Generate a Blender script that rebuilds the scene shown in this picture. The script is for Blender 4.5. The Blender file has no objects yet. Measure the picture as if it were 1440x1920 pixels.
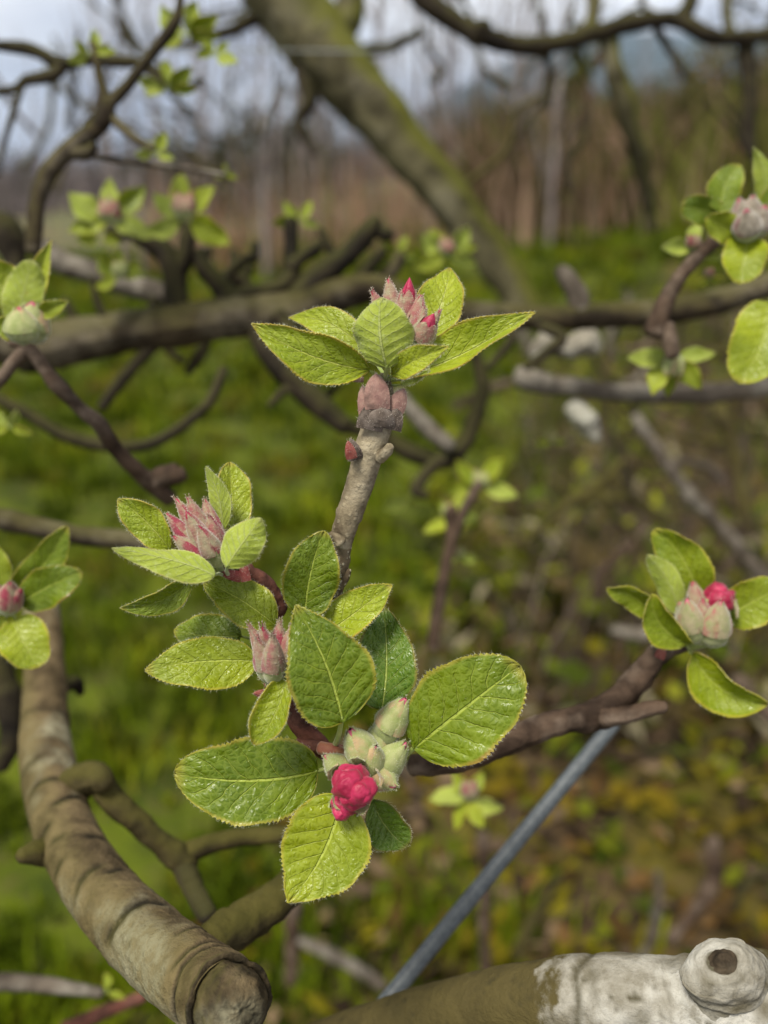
import bpy, math, random
import numpy as np
from mathutils import Vector, noise as mnoise

# ------------------------------------------------------------------ camera / world / sun
scene = bpy.context.scene
COL = scene.collection
R = math.radians
CAM_H = 1.15
F = 1663.0            # focal length in pixels of the 1440 x 1920 photograph
PITCH = math.atan((960 - 330) / F)
FOCUS = 0.185

cam_d = bpy.data.cameras.new("camera")
cam = bpy.data.objects.new("camera", cam_d)
COL.objects.link(cam)
cam.location = (0, 0, CAM_H)
cam.rotation_euler = (math.pi / 2 - PITCH, 0, 0)
cam_d.sensor_fit = 'VERTICAL'
cam_d.sensor_height = 36.0
cam_d.lens = 36.0 * F / 1920.0
cam_d.clip_start = 0.005
cam_d.clip_end = 20000
cam_d.dof.use_dof = True
cam_d.dof.focus_distance = FOCUS
APERTURE = 0.0037                     # pupil diameter in metres
cam_d.dof.aperture_fstop = (cam_d.lens / 1000.0) / APERTURE
scene.camera = cam

SUN_EL, SUN_AZ = R(62), R(-140)        # azimuth measured from +Y (view direction) to +X
wd = bpy.data.worlds.new("World")
scene.world = wd
wd.use_nodes = True
wn, wl = wd.node_tree.nodes, wd.node_tree.links
wn.clear()
w_out = wn.new("ShaderNodeOutputWorld")
w_bg = wn.new("ShaderNodeBackground")
w_bg.inputs["Strength"].default_value = 0.088
sky = wn.new("ShaderNodeTexSky")
sky.sky_type = 'NISHITA'
sky.sun_disc = False
sky.sun_elevation = SUN_EL
sky.sun_rotation = SUN_AZ
tc = wn.new("ShaderNodeTexCoord")
sep = wn.new("ShaderNodeSeparateXYZ")
wl.new(tc.outputs["Generated"], sep.inputs[0])
zr = wn.new("ShaderNodeValToRGB")     # overcast: brighter towards the zenith
zr.color_ramp.elements[0].position = 0.0
zr.color_ramp.elements[0].color = (0.52, 0.54, 0.60, 1)
zr.color_ramp.elements[1].position = 0.75
zr.color_ramp.elements[1].color = (0.58, 0.56, 0.52, 1)
e_ = zr.color_ramp.elements.new(0.16)
e_.color = (0.92, 0.93, 0.95, 1)
wl.new(sep.outputs["Z"], zr.inputs[0])
mp = wn.new("ShaderNodeMapping")
mp.inputs["Scale"].default_value = (2.2, 2.2, 7.0)
wl.new(tc.outputs["Generated"], mp.inputs[0])
cn = wn.new("ShaderNodeTexNoise")
cn.inputs["Scale"].default_value = 2.0
cn.inputs["Detail"].default_value = 6
wl.new(mp.outputs[0], cn.inputs[0])
cr = wn.new("ShaderNodeValToRGB")
cr.color_ramp.elements[0].position = 0.34
cr.color_ramp.elements[0].color = (0.58, 0.62, 0.72, 1)
cr.color_ramp.elements[1].position = 0.62
cr.color_ramp.elements[1].color = (1.25, 1.24, 1.22, 1)
wl.new(cn.outputs[0], cr.inputs[0])
mul = wn.new("ShaderNodeMix"); mul.data_type = 'RGBA'; mul.blend_type = 'MULTIPLY'
mul.inputs[0].default_value = 1.0
wl.new(zr.outputs[0], mul.inputs[6]); wl.new(cr.outputs[0], mul.inputs[7])
sc_ = wn.new("ShaderNodeMix"); sc_.data_type = 'RGBA'; sc_.blend_type = 'MULTIPLY'
sc_.inputs[0].default_value = 1.0
sc_.inputs[7].default_value = (12.0, 12.0, 12.0, 1)
wl.new(mul.outputs[2], sc_.inputs[6])
mx = wn.new("ShaderNodeMix"); mx.data_type = 'RGBA'
mx.inputs[0].default_value = 0.92
wl.new(sky.outputs[0], mx.inputs[6]); wl.new(sc_.outputs[2], mx.inputs[7])
wl.new(mx.outputs[2], w_bg.inputs[0])
wl.new(w_bg.outputs[0], w_out.inputs[0])

sun_d = bpy.data.lights.new("sun", 'SUN')
sun_d.energy = 5.0
sun_d.angle = R(20)
sun_d.color = (1.0, 0.94, 0.82)
sun = bpy.data.objects.new("sun", sun_d)
COL.objects.link(sun)
sdir = Vector((math.sin(SUN_AZ) * math.cos(SUN_EL), math.cos(SUN_AZ) * math.cos(SUN_EL), math.sin(SUN_EL)))
sun.rotation_euler = (-sdir).to_track_quat('-Z', 'Y').to_euler()

vs = scene.view_settings
vs.view_transform = 'Standard'; vs.look = 'None'; vs.gamma = 1.0; vs.use_curve_mapping = False
vs.exposure = 0.16
scene.cycles.use_denoising = True
scene.cycles.max_bounces = 6
scene.cycles.diffuse_bounces = 3
scene.cycles.transmission_bounces = 4

# ------------------------------------------------------------------ coordinates
CP, SP = math.cos(PITCH), math.sin(PITCH)
CAMP = np.array([0, 0, CAM_H])
AX = np.array([1.0, 0, 0]); AY = np.array([0, SP, CP]); AZ = np.array([0, CP, -SP])   # right, up, forward


def at(x, y, d):
    """a point d metres in front of the camera plane, seen at photo position x, y"""
    return CAMP + AX * ((x - 720) / F * d) + AY * (-(y - 960) / F * d) + AZ * d


def fg(x, y, mm=0.0):
    return at(x, y, FOCUS + mm / 1000.0)


def pxm(px, d):
    return px * d / F


def nrm(v):
    v = np.asarray(v, float)
    return v / (np.linalg.norm(v) + 1e-12)


def fbm(p, sc, oct=3):
    return mnoise.fractal(Vector((float(p[0]) * sc, float(p[1]) * sc, float(p[2]) * sc)), 0.8, 2.0, oct)


# ------------------------------------------------------------------ object helpers
class MB:
    def __init__(self):
        self.v, self.f, self.uv, self.m, self.n = [], [], [], [], 0
        self.tint = []

    def add(self, v, f, uv=None, m=0, tint=None):
        v = np.asarray(v, float)
        self.v.append(v)
        self.uv.append(np.zeros((len(v), 2)) if uv is None else np.asarray(uv, float))
        if tint is None:
            t = np.zeros((len(v), 3))
        else:
            t = np.asarray(tint, float)
            if t.ndim == 1:
                t = np.tile(t, (len(v), 1))
        self.tint.append(t)
        n = self.n
        self.f += [tuple(int(i) + n for i in q) for q in f]
        self.m += [m] * len(f)
        self.n += len(v)

    def build(self, name, mats, parent=None, origin=None, smooth=True, tint=False):
        v = np.vstack(self.v)
        o = np.asarray(v[0] if origin is None else origin, float)
        me = bpy.data.meshes.new(name)
        me.from_pydata((v - o).tolist(), [], self.f)
        me.polygons.foreach_set("material_index", self.m)
        me.polygons.foreach_set("use_smooth", [smooth] * len(self.f))
        li = np.empty(len(me.loops), dtype=np.int32)
        me.loops.foreach_get("vertex_index", li)
        ul = me.uv_layers.new(name="UVMap")
        ul.data.foreach_set("uv", np.vstack(self.uv)[li].ravel())
        if tint:
            a = me.attributes.new("tint", 'FLOAT_COLOR', 'POINT')
            t = np.vstack(self.tint)
            a.data.foreach_set("color", np.hstack([t, np.ones((len(t), 1))]).astype(np.float32).ravel())
        for mm in (mats if isinstance(mats, (list, tuple)) else [mats]):
            me.materials.append(mm)
        ob = bpy.data.objects.new(name, me)
        COL.objects.link(ob)
        w = world_loc(parent) if parent else np.zeros(3)
        ob.location = o - w
        if parent:
            ob.parent = parent
        return ob


def world_loc(o):
    w = np.zeros(3)
    while o is not None:
        w = w + np.array(o.location)
        o = o.parent
    return w


def tag(o, label=None, cat=None, group=None, kind=None):
    if label: o["label"] = label
    if cat: o["category"] = cat
    if group: o["group"] = group
    if kind: o["kind"] = kind
    return o


def thing(name, loc, label, cat, group=None):
    o = bpy.data.objects.new(name, None)
    COL.objects.link(o)
    o.location = loc
    o.empty_display_size = 0.01
    return tag(o, label, cat, group)


def spline(pts, n):
    """Catmull-Rom through rows of pts, n samples"""
    P = np.asarray(pts, float)
    if len(P) == 2:
        t = np.linspace(0, 1, n)[:, None]
        return P[0] * (1 - t) + P[1] * t
    P = np.vstack([2 * P[0] - P[1], P, 2 * P[-1] - P[-2]])
    k = len(P) - 3
    out = []
    for s in np.linspace(0, k - 1e-6, n):
        i = int(s); t = s - i
        a, b, c, d = P[i], P[i + 1], P[i + 2], P[i + 3]
        out.append(0.5 * (2 * b + (c - a) * t + (2 * a - 5 * b + 4 * c - d) * t * t + (3 * b - a - 3 * c + d) * t ** 3))
    return np.array(out)


def frames(P):
    T = np.gradient(P, axis=0)
    T /= np.linalg.norm(T, axis=1)[:, None] + 1e-12
    ref = np.array([0, 0, 1.0]) if abs(T[0][2]) < 0.9 else np.array([1.0, 0, 0])
    N = [nrm(np.cross(T[0], ref))]
    for i in range(1, len(P)):
        n = N[-1] - T[i] * np.dot(N[-1], T[i])
        N.append(nrm(n))
    N = np.array(N)
    return T, N, np.cross(T, N)


def tube(mb, pts, rad, n=24, seg=14, rough=0.0, rsc=120.0, m=0, caps=(True, True), fn=None, seed=0.0, tint=None):
    """a tapered knobbly tube; rad: list of radii at the control points (metres)"""
    rad = np.asarray(rad, float)
    if rad.ndim == 0: rad = np.full(len(pts), float(rad))
    PR = spline(np.hstack([np.asarray(pts, float), rad[:, None]]), n)
    P, r = PR[:, :3], np.maximum(PR[:, 3], 1e-5)
    T, N, B = frames(P)
    s = np.concatenate([[0], np.cumsum(np.linalg.norm(np.diff(P, axis=0), axis=1))])
    V, UV, Fc, TN = [], [], [], []
    for i in range(n):
        for j in range(seg + 1):
            a = 2 * math.pi * j / seg
            d = N[i] * math.cos(a) + B[i] * math.sin(a)
            rr = r[i]
            if rough:
                q = P[i] + d * r[i] + seed
                rr *= 1 + rough * fbm(q, rsc)
            if fn:
                rr *= fn(i / (n - 1), a, s[i])
            V.append(P[i] + d * rr)
            UV.append((a / (2 * math.pi), s[i]))
    w = seg + 1
    for i in range(n - 1):
        for j in range(seg):
            Fc.append((i * w + j, i * w + j + 1, (i + 1) * w + j + 1, (i + 1) * w + j))
    for end, i, sg in ((0, 0, -1), (1, n - 1, 1)):
        if caps[end]:
            k = len(V)
            for q in (0.6,):
                for j in range(seg + 1):
                    a = 2 * math.pi * j / seg
                    base = V[i * w + j]
                    V.append(P[i] + (base - P[i]) * q + T[i] * sg * r[i] * 0.35)
                    UV.append((a / (2 * math.pi), s[i] + sg * r[i]))
            c = len(V)
            V.append(P[i] + T[i] * sg * r[i] * 0.48); UV.append((0.5, s[i] + sg * 2 * r[i]))
            for j in range(seg):
                a0, a1 = i * w + j, i * w + j + 1
                if sg > 0:
                    Fc.append((a0, a1, k + j + 1, k + j)); Fc.append((k + j, k + j + 1, c))
                else:
                    Fc.append((a1, a0, k + j, k + j + 1)); Fc.append((k + j + 1, k + j, c))
    mb.add(V, Fc, UV, m, tint)
    return P, r, T


def hairs(mb, pts, dirs, ln, wd_, rng, m=0, jit=0.5, tint=None):
    """short downy hairs: one sliver each"""
    V, Fc = [], []
    k = 0
    for p, d in zip(pts, dirs):
        d = nrm(d + jit * rng.normal(size=3))
        L = ln * rng.uniform(0.5, 1.2)
        c = nrm(np.cross(d, rng.normal(size=3))) * wd_ * 0.5
        bend = jit * 0.4 * L * rng.normal(size=3)
        mid = p + d * L * 0.55
        V += [p - c, p + c, mid + c * 0.7 , mid - c * 0.7, p + d * L + bend]
        Fc += [(k, k + 1, k + 2, k + 3), (k + 3, k + 2, k + 4)]
        k += 5
    if V: mb.add(V, Fc, None, m, tint)


# ------------------------------------------------------------------ materials
def mat(name):
    m = bpy.data.materials.new(name)
    m.use_nodes = True
    nt = m.node_tree
    nt.nodes.clear()
    out = nt.nodes.new("ShaderNodeOutputMaterial")
    return m, nt, out


class G:
    """little wrapper for building node graphs"""
    def __init__(self, nt): self.nt = nt
    def node(self, t, **kw):
        n = self.nt.nodes.new(t)
        for k, v in kw.items(): setattr(n, k, v)
        return n
    def val(self, sock, v):
        if hasattr(v, "links") or isinstance(v, bpy.types.NodeSocket): self.nt.links.new(v, sock)
        else:
            if isinstance(v, tuple) and len(v) == 3 and sock.type == 'RGBA': v = (*v, 1)
            sock.default_value = v
    def math(self, op, a, b=0.0, c=0.0, clamp=False):
        n = self.node("ShaderNodeMath", operation=op, use_clamp=clamp)
        self.val(n.inputs[0], a); self.val(n.inputs[1], b); self.val(n.inputs[2], c)
        return n.outputs[0]
    def mix(self, f, a, b, blend='MIX'):
        n = self.node("ShaderNodeMix", data_type='RGBA', blend_type=blend)
        self.val(n.inputs[0], f); self.val(n.inputs[6], a); self.val(n.inputs[7], b)
        return n.outputs[2]
    def ss(self, x, lo, hi, a=0.0, b=1.0):
        n = self.node("ShaderNodeMapRange", interpolation_type='SMOOTHSTEP')
        self.val(n.inputs[0], x); self.val(n.inputs[1], lo); self.val(n.inputs[2], hi)
        self.val(n.inputs[3], a); self.val(n.inputs[4], b)
        return n.outputs[0]
    def noise(self, vec, scale, detail=4, rough=0.55, dist=0.0):
        n = self.node("ShaderNodeTexNoise")
        if vec is not None: self.val(n.inputs["Vector"], vec)
        n.inputs["Scale"].default_value = scale; n.inputs["Detail"].default_value = detail
        n.inputs["Roughness"].default_value = rough; n.inputs["Distortion"].default_value = dist
        return n.outputs[0]
    def voro(self, vec, scale, feature='F1', out=0, rnd=1.0):
        n = self.node("ShaderNodeTexVoronoi", feature=feature)
        self.val(n.inputs["Vector"], vec); n.inputs["Scale"].default_value = scale
        n.inputs["Randomness"].default_value = rnd
        return n.outputs[out]
    def coord(self, k): return self.node("ShaderNodeTexCoord").outputs[k]
    def mapv(self, v, scale=(1, 1, 1), loc=(0, 0, 0)):
        n = self.node("ShaderNodeMapping")
        self.val(n.inputs[0], v); n.inputs["Scale"].default_value = scale; n.inputs["Location"].default_value = loc
        return n.outputs[0]
    def bump(self, h, strength, dist, normal=None):
        n = self.node("ShaderNodeBump")
        n.inputs["Strength"].default_value = strength; n.inputs["Distance"].default_value = dist
        self.val(n.inputs["Height"], h)
        if normal is not None: self.val(n.inputs["Normal"], normal)
        return n.outputs[0]
    def pbsdf(self, col, rough, normal=None, spec=0.5, sheen=0.0):
        n = self.node("ShaderNodeBsdfPrincipled")
        self.val(n.inputs["Base Color"], col); self.val(n.inputs["Roughness"], rough)
        self.val(n.inputs["Specular IOR Level"], spec)
        n.inputs["Sheen Weight"].default_value = sheen
        n.inputs["Sheen Roughness"].default_value = 0.4
        if normal is not None: self.val(n.inputs["Normal"], normal)
        return n
    def leafmix(self, bsdf, tcol, fac, normal=None):
        t = self.node("ShaderNodeBsdfTranslucent")
        self.val(t.inputs[0], tcol)
        if normal is not None: self.val(t.inputs[1], normal)
        m = self.node("ShaderNodeMixShader")
        self.val(m.inputs[0], fac)
        self.nt.links.new(bsdf.outputs[0], m.inputs[1]); self.nt.links.new(t.outputs[0], m.inputs[2])
        return m.outputs[0]


def leaf_material(name, dark, light, vein, rim, under=False, rough=0.4, fuzz=0.12, spots=0.0):
    m, nt, out = mat(name); g = G(nt)
    uv = g.node("ShaderNodeUVMap"); uv.uv_map = "UVMap"
    sp = g.node("ShaderNodeSeparateXYZ"); nt.links.new(uv.outputs[0], sp.inputs[0])
    obj = g.coord("Object")
    inf = g.node("ShaderNodeObjectInfo")
    rnd = inf.outputs["Random"]
    u = g.math('MULTIPLY_ADD', sp.outputs[0], 2.0, -1.0)
    v = sp.outputs[1]
    au = g.math('ABSOLUTE', u)
    nz = g.noise(obj, 160, 3)
    wob = g.math('MULTIPLY_ADD', nz, 0.10, -0.05)
    sgn = g.math('MULTIPLY', g.math('SIGN', u), 0.22)
    p = g.math('SUBTRACT', v, g.math('MULTIPLY', g.math('POWER', au, 0.85), 0.27))
    p = g.math('ADD', p, g.math('MULTIPLY', wob, 1.15))
    p = g.math('ADD', g.math('MULTIPLY', p, 7.5), sgn)
    fr = g.math('ABSOLUTE', g.math('SUBTRACT', g.math('FRACT', p), 0.5))      # .5 at a vein, 0 between
    side = g.ss(fr, 0.425, 0.49)
    side = g.math('MULTIPLY', side, g.ss(au, 0.95, 0.35, 0.0, 1.0))
    side = g.math('MULTIPLY', side, g.ss(g.noise(obj, 330, 2), 0.32, 0.52, 0.35, 1.0))
    mw = g.math('MULTIPLY_ADD', v, -0.035, 0.06)
    mid = g.ss(au, g.math('MULTIPLY', mw, 0.4), mw, 1.0, 0.0)
    uvm = g.mapv(uv.outputs[0], (13, 20, 1))
    wv = g.node("ShaderNodeVectorMath", operation='MULTIPLY_ADD')
    nv = g.node("ShaderNodeTexNoise"); nt.links.new(uvm, nv.inputs[0]); nv.inputs["Scale"].default_value = 1.3
    nt.links.new(nv.outputs[1], wv.inputs[0]); wv.inputs[1].default_value = (0.9, 0.9, 0); nt.links.new(uvm, wv.inputs[2])
    ret = g.voro(wv.outputs[0], 1.0, 'DISTANCE_TO_EDGE')
    retm = g.ss(ret, 0.0, 0.14, 1.0, 0.0)
    fine = g.noise(obj, 1500, 3, 0.6)
    veins = g.math('MAXIMUM', mid, g.math('MULTIPLY', side, 0.62))
    veins = g.math('MAXIMUM', veins, g.math('MULTIPLY', retm, 0.20))
    big = g.noise(obj, 75, 3)
    f = g.math('ADD', g.ss(big, 0.3, 0.7, 0.0, 0.75), g.math('MULTIPLY', rnd, 0.35), clamp=True)
    base = g.mix(f, dark, light)
    base = g.mix(g.ss(fine, 0.35, 0.7, 0.0, 0.25), base, g.mix(0.5, base, light))
    # the young rim is yellowish to reddish
    rimf = g.math('MULTIPLY', g.ss(g.math('ADD', au, g.math('MULTIPLY', wob, 0.9)), 0.88, 0.99), 0.70)
    tipf = g.ss(v, 0.90, 1.0, 0.0, 0.6)
    rimc = g.mix(g.ss(g.noise(obj, 110, 2), 0.56, 0.74), rim, (0.33, 0.13, 0.035))
    col = g.mix(veins, base, vein)
    col = g.mix(g.math('MAXIMUM', rimf, tipf), col, rimc)
    # white down catching on the blade
    fz = g.ss(g.noise(g.mapv(obj, (1, 1, 1)), 900, 5, 0.75), 0.52, 0.72, 0.0, fuzz)
    col = g.mix(fz, col, (0.62, 0.68, 0.45))
    if spots:
        sf = g.math('MULTIPLY', g.ss(g.noise(obj, 130, 4, 0.7), 0.60, 0.66), g.ss(v, 0.55, 0.95, 0.0, spots))
        sf = g.math('MULTIPLY', sf, g.ss(au, 0.35, 0.8))
        col = g.mix(sf, col, (0.035, 0.022, 0.01))
    h = g.math('MULTIPLY', side, -0.8 if not under else 0.8)
    h = g.math('ADD', h, g.math('MULTIPLY', mid, -0.9 if not under else 1.3))
    h = g.math('ADD', h, g.math('MULTIPLY', g.ss(ret, 0.0, 0.40), 0.30 if not under else -0.15))
    h = g.math('ADD', h, g.math('MULTIPLY', fine, 0.10))
    h = g.math('ADD', h, g.math('MULTIPLY', g.noise(obj, 520, 3, 0.6, 0.6), 0.28))
    nrm_ = g.bump(h, 0.75, 0.0005)
    rg = g.ss(g.noise(obj, 420, 3, 0.7), 0.35, 0.65, rough - 0.16, rough + 0.12)
    b = g.pbsdf(col, rg, nrm_, 0.45 if not under else 0.25, 0.0 if not under else 0.25)
    sh = g.leafmix(b, g.mix(0.35, col, (0.50, 0.58, 0.01)), 0.30, nrm_)
    nt.links.new(sh, out.inputs[0])
    return m


def simple_mat(name, c1, c2, scale=200, rough=0.6, bump=0.3, dist=0.0005, spec=0.4, trans=0.0, tcol=None, sheen=0.0, c3=None, detail=4):
    m, nt, out = mat(name); g = G(nt)
    obj = g.coord("Object")
    va = g.node("ShaderNodeVectorMath", operation='ADD')
    inf = g.node("ShaderNodeObjectInfo")
    nt.links.new(obj, va.inputs[0]); nt.links.new(inf.outputs["Random"], va.inputs[1]); obj = va.outputs[0]
    n = g.noise(obj, scale, detail, 0.6)
    col = g.mix(g.ss(n, 0.32, 0.68), c1, c2)
    if c3 is not None:
        col = g.mix(g.ss(g.noise(obj, scale * 0.43 + 7, 3), 0.52, 0.66), col, c3)
    nb = g.bump(g.noise(obj, scale * 2.2, 4, 0.65), bump, dist)
    b = g.pbsdf(col, rough, nb, spec, sheen)
    if trans:
        nt.links.new(g.leafmix(b, tcol or col, trans), out.inputs[0])
    else:
        nt.links.new(b.outputs[0], out.inputs[0])
    return m


def tint_mat(name, rough=0.6, trans=0.2, spec=0.04):
    """blades and litter: every one has its own colour stored with the mesh"""
    m, nt, out = mat(name); g = G(nt)
    a = g.node("ShaderNodeAttribute", attribute_name="tint")
    b = g.pbsdf(a.outputs["Color"], rough, None, spec)
    nt.links.new(g.leafmix(b, a.outputs["Color"], trans), out.inputs[0])
    return m


def bark_material(name, base, dark, pale, scale=1.0, pale_amt=0.3, moss=0.0, moss_c=(0.10, 0.12, 0.015), lent=0.0, lent_c=(0.45, 0.40, 0.28),
                  rings=0.0, bump=0.6, rough=0.8, stretch=0.35, moss_dir=(0, 0, 1), bleach=False, ring_c=(0.012, 0.010, 0.006)):
    m, nt, out = mat(name); g = G(nt)
    obj = g.coord("Object")
    uv = g.node("ShaderNodeUVMap"); uv.uv_map = "UVMap"
    n1 = g.noise(obj, 95 * scale, 5, 0.62, 0.4)
    n2 = g.noise(obj, 420 * scale, 5, 0.7)
    n3 = g.noise(obj, 38 * scale, 3, 0.6)
    col = g.mix(g.ss(n1, 0.33, 0.66), dark, base)
    col = g.mix(g.ss(n2, 0.50, 0.68, 0.0, 0.55), col, g.mix(0.65, base, dark))
    pf = g.math('MULTIPLY', g.ss(n3, 0.46, 0.60), pale_amt)
    pf = g.math('MULTIPLY', pf, g.ss(n2, 0.35, 0.6, 0.35, 1.0))
    col = g.mix(pf, col, pale)
    col = g.mix(g.ss(g.noise(obj, 1100 * scale, 4, 0.75), 0.58, 0.74, 0.0, 0.6), col, dark)
    h = g.math('ADD', g.math('MULTIPLY', n2, 0.7), g.math('MULTIPLY', n1, 0.6))
    if lent:
        v = g.voro(g.mapv(obj, (1, 1, 1)), 480 * scale, 'F1', 0)
        lf = g.ss(v, 0.18, 0.34, 1.0, 0.0)
        lf = g.math('MULTIPLY', lf, lent)
        col = g.mix(lf, col, lent_c)
        h = g.math('ADD', h, g.math('MULTIPLY', lf, 0.7))
    if rings:
        at_ = g.node("ShaderNodeAttribute", attribute_name="tint")
        rg = g.node("ShaderNodeSeparateColor"); nt.links.new(at_.outputs["Color"], rg.inputs[0])
        rf = g.math('MULTIPLY', rg.outputs[0], g.ss(n2, 0.25, 0.5, 0.55, 1.0))
        if bleach: col = g.mix(g.ss(g.math('ADD', rg.outputs[1], g.math('MULTIPLY_ADD', n2, 1.0, -0.5)), 0.25, 0.75), g.mix(n1, (0.035, 0.028, 0.012), (0.11, 0.088, 0.030)), col)
        col = g.mix(g.math('MULTIPLY', rf, rings), col, ring_c)
    if moss:
        geo = g.node("ShaderNodeNewGeometry")
        dp = g.node("ShaderNodeVectorMath", operation='DOT_PRODUCT')
        nt.links.new(geo.outputs["Normal"], dp.inputs[0]); dp.inputs[1].default_value = nrm(moss_dir)
        mf = g.math('ADD', dp.outputs["Value"], g.math('MULTIPLY_ADD', n1, 1.6, -0.8))
        mf = g.math('MULTIPLY', g.ss(mf, 0.05, 0.75), moss)
        mc = g.mix(n2, moss_c, tuple(x * 0.45 for x in moss_c))
        col = g.mix(mf, col, mc)
    nb = g.bump(h, bump, 0.0012 / scale)
    b = g.pbsdf(col, rough, nb, 0.12)
    nt.links.new(b.outputs[0], out.inputs[0])
    return m


M = {}
M['leaf'] = leaf_material("young_leaf", (0.140, 0.200, 0.003), (0.28, 0.335, 0.006), (0.43, 0.50, 0.08), (0.46, 0.39, 0.05), fuzz=0.04)
M['leaf_dark'] = leaf_material("young_leaf_dark", (0.070, 0.125, 0.002), (0.170, 0.235, 0.005), (0.38, 0.46, 0.07), (0.42, 0.35, 0.05), fuzz=0.03, spots=0.0)
M['leaf_worn'] = leaf_material("young_leaf_worn", (0.050, 0.120, 0.008), (0.12, 0.21, 0.012), (0.36, 0.44, 0.10), (0.26, 0.19, 0.05), fuzz=0.05, spots=0.95)
M['leaf_gold'] = leaf_material("young_leaf_gold", (0.20, 0.275, 0.007), (0.35, 0.41, 0.015), (0.48, 0.53, 0.10), (0.50, 0.36, 0.07), fuzz=0.06)
M['under'] = leaf_material("leaf_underside", (0.25, 0.33, 0.030), (0.37, 0.43, 0.060), (0.47, 0.53, 0.16), (0.50, 0.50, 0.20), under=True, rough=0.7, fuzz=0.34)
M['hair'] = simple_mat("down_hair", (0.60, 0.62, 0.46), (0.74, 0.74, 0.62), 300, 0.7, 0.0, trans=0.35, tcol=(0.7, 0.72, 0.5))
M['hair_pink'] = simple_mat("down_hair_bud", (0.62, 0.50, 0.44), (0.72, 0.68, 0.58), 300, 0.7, 0.0, trans=0.3, tcol=(0.7, 0.6, 0.5))
M['petiole'] = simple_mat("petiole", (0.20, 0.27, 0.05), (0.30, 0.34, 0.09), 300, 0.6, 0.3, sheen=0.3)
M['petiole_red'] = simple_mat("petiole_red", (0.26, 0.07, 0.045), (0.33, 0.16, 0.07), 300, 0.6, 0.3, sheen=0.3)
M['calyx'] = simple_mat("calyx", (0.24, 0.28, 0.10), (0.38, 0.40, 0.20), 420, 0.75, 0.6, 0.0005, 0.2, 0.1, (0.5, 0.5, 0.2), 0.6)
M['sepal'] = simple_mat("sepal_pink", (0.32, 0.29, 0.18), (0.29, 0.115, 0.105), 330, 0.75, 0.8, 0.0005, 0.2, 0.10, (0.5, 0.2, 0.18), 0.5, c3=(0.26, 0.04, 0.065))
M['sepal_green'] = simple_mat("sepal_green", (0.24, 0.29, 0.09), (0.36, 0.38, 0.17), 330, 0.7, 0.5, 0.0004, 0.25, 0.12, (0.5, 0.5, 0.2), 0.5, c3=(0.44, 0.31, 0.17))
M['sepal_grey'] = simple_mat("sepal_grey", (0.20, 0.17, 0.13), (0.36, 0.32, 0.26), 300, 0.8, 0.9, 0.0006, 0.2, 0.05, (0.4, 0.35, 0.3), 0.5, c3=(0.24, 0.13, 0.12))
M['sepal_cream'] = simple_mat("sepal_cream", (0.26, 0.27, 0.12), (0.34, 0.28, 0.18), 300, 0.75, 0.8, 0.0005, 0.2, 0.1, (0.5, 0.4, 0.2), 0.5, c3=(0.36, 0.13, 0.12))
M['petal'] = simple_mat("petal_magenta", (0.30, 0.006, 0.040), (0.50, 0.025, 0.10), 260, 0.48, 0.7, 0.0006, 0.5, 0.18, (0.7, 0.03, 0.12), 0.2, c3=(0.26, 0.004, 0.035))
M['petal_pale'] = simple_mat("petal_pale", (0.48, 0.06, 0.14), (0.60, 0.20, 0.24), 260, 0.5, 0.5, 0.0005, 0.4, 0.18, (0.7, 0.1, 0.2), 0.3, c3=(0.40, 0.03, 0.09))
M['scale'] = simple_mat("bud_scale", (0.17, 0.085, 0.075), (0.33, 0.20, 0.16), 260, 0.7, 0.7, 0.0005, 0.3, 0, None, 0.6, c3=(0.10, 0.06, 0.05))
M['scale_dark'] = simple_mat("bud_scale_dark", (0.040, 0.029, 0.022), (0.13, 0.10, 0.08), 330, 0.8, 0.8, 0.0006, 0.2, 0, None, 0.5, c3=(0.16, 0.13, 0.11))
M['scale_red'] = simple_mat("bud_scale_red", (0.16, 0.022, 0.022), (0.26, 0.08, 0.06), 260, 0.6, 0.6, 0.0005, 0.3, 0, None, 0.4)
M['twig'] = bark_material("twig_bark", (0.27, 0.225, 0.145), (0.060, 0.044, 0.027), (0.40, 0.35, 0.25), 1.3, 0.65, lent=0.2, bump=0.9)
M['twig_low'] = bark_material("twig_bark_lower", (0.155, 0.115, 0.068), (0.045, 0.032, 0.020), (0.26, 0.22, 0.14), 1.6, 0.4, lent=0.75, bump=0.9)
M['twig_red'] = bark_material("twig_bark_red", (0.13, 0.050, 0.036), (0.035, 0.016, 0.012), (0.24, 0.12, 0.09), 1.6, 0.35, bump=0.8)
M['twig_brown'] = bark_material("twig_bark_brown", (0.085, 0.056, 0.038), (0.024, 0.015, 0.010), (0.22, 0.17, 0.13), 1.0, 0.5)
M['limb'] = bark_material("limb_bark", (0.165, 0.122, 0.065), (0.050, 0.036, 0.018), (0.27, 0.255, 0.17), 0.8, 0.85, rings=0.97, lent=0.12, lent_c=(0.05, 0.035, 0.02), bump=1.0, moss=0.35, moss_c=(0.13, 0.12, 0.03), moss_dir=(-0.6, 0.2, 0.2))
M['bark'] = bark_material("branch_bark", (0.058, 0.043, 0.025), (0.014, 0.010, 0.007), (0.18, 0.155, 0.11), 0.6, 0.55, moss=0.40, moss_c=(0.10, 0.10, 0.02))
M['bark_moss'] = bark_material("branch_bark_mossy", (0.12, 0.108, 0.058), (0.030, 0.026, 0.013), (0.25, 0.23, 0.16), 0.4, 0.4, moss=0.85, moss_c=(0.12, 0.125, 0.012), moss_dir=(0.75, 0, 0.66))
M['bark_dark'] = bark_material("branch_bark_dark", (0.034, 0.025, 0.016), (0.010, 0.008, 0.006), (0.085, 0.07, 0.045), 0.5, 0.3, moss=0.45, moss_c=(0.07, 0.075, 0.012))
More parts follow.
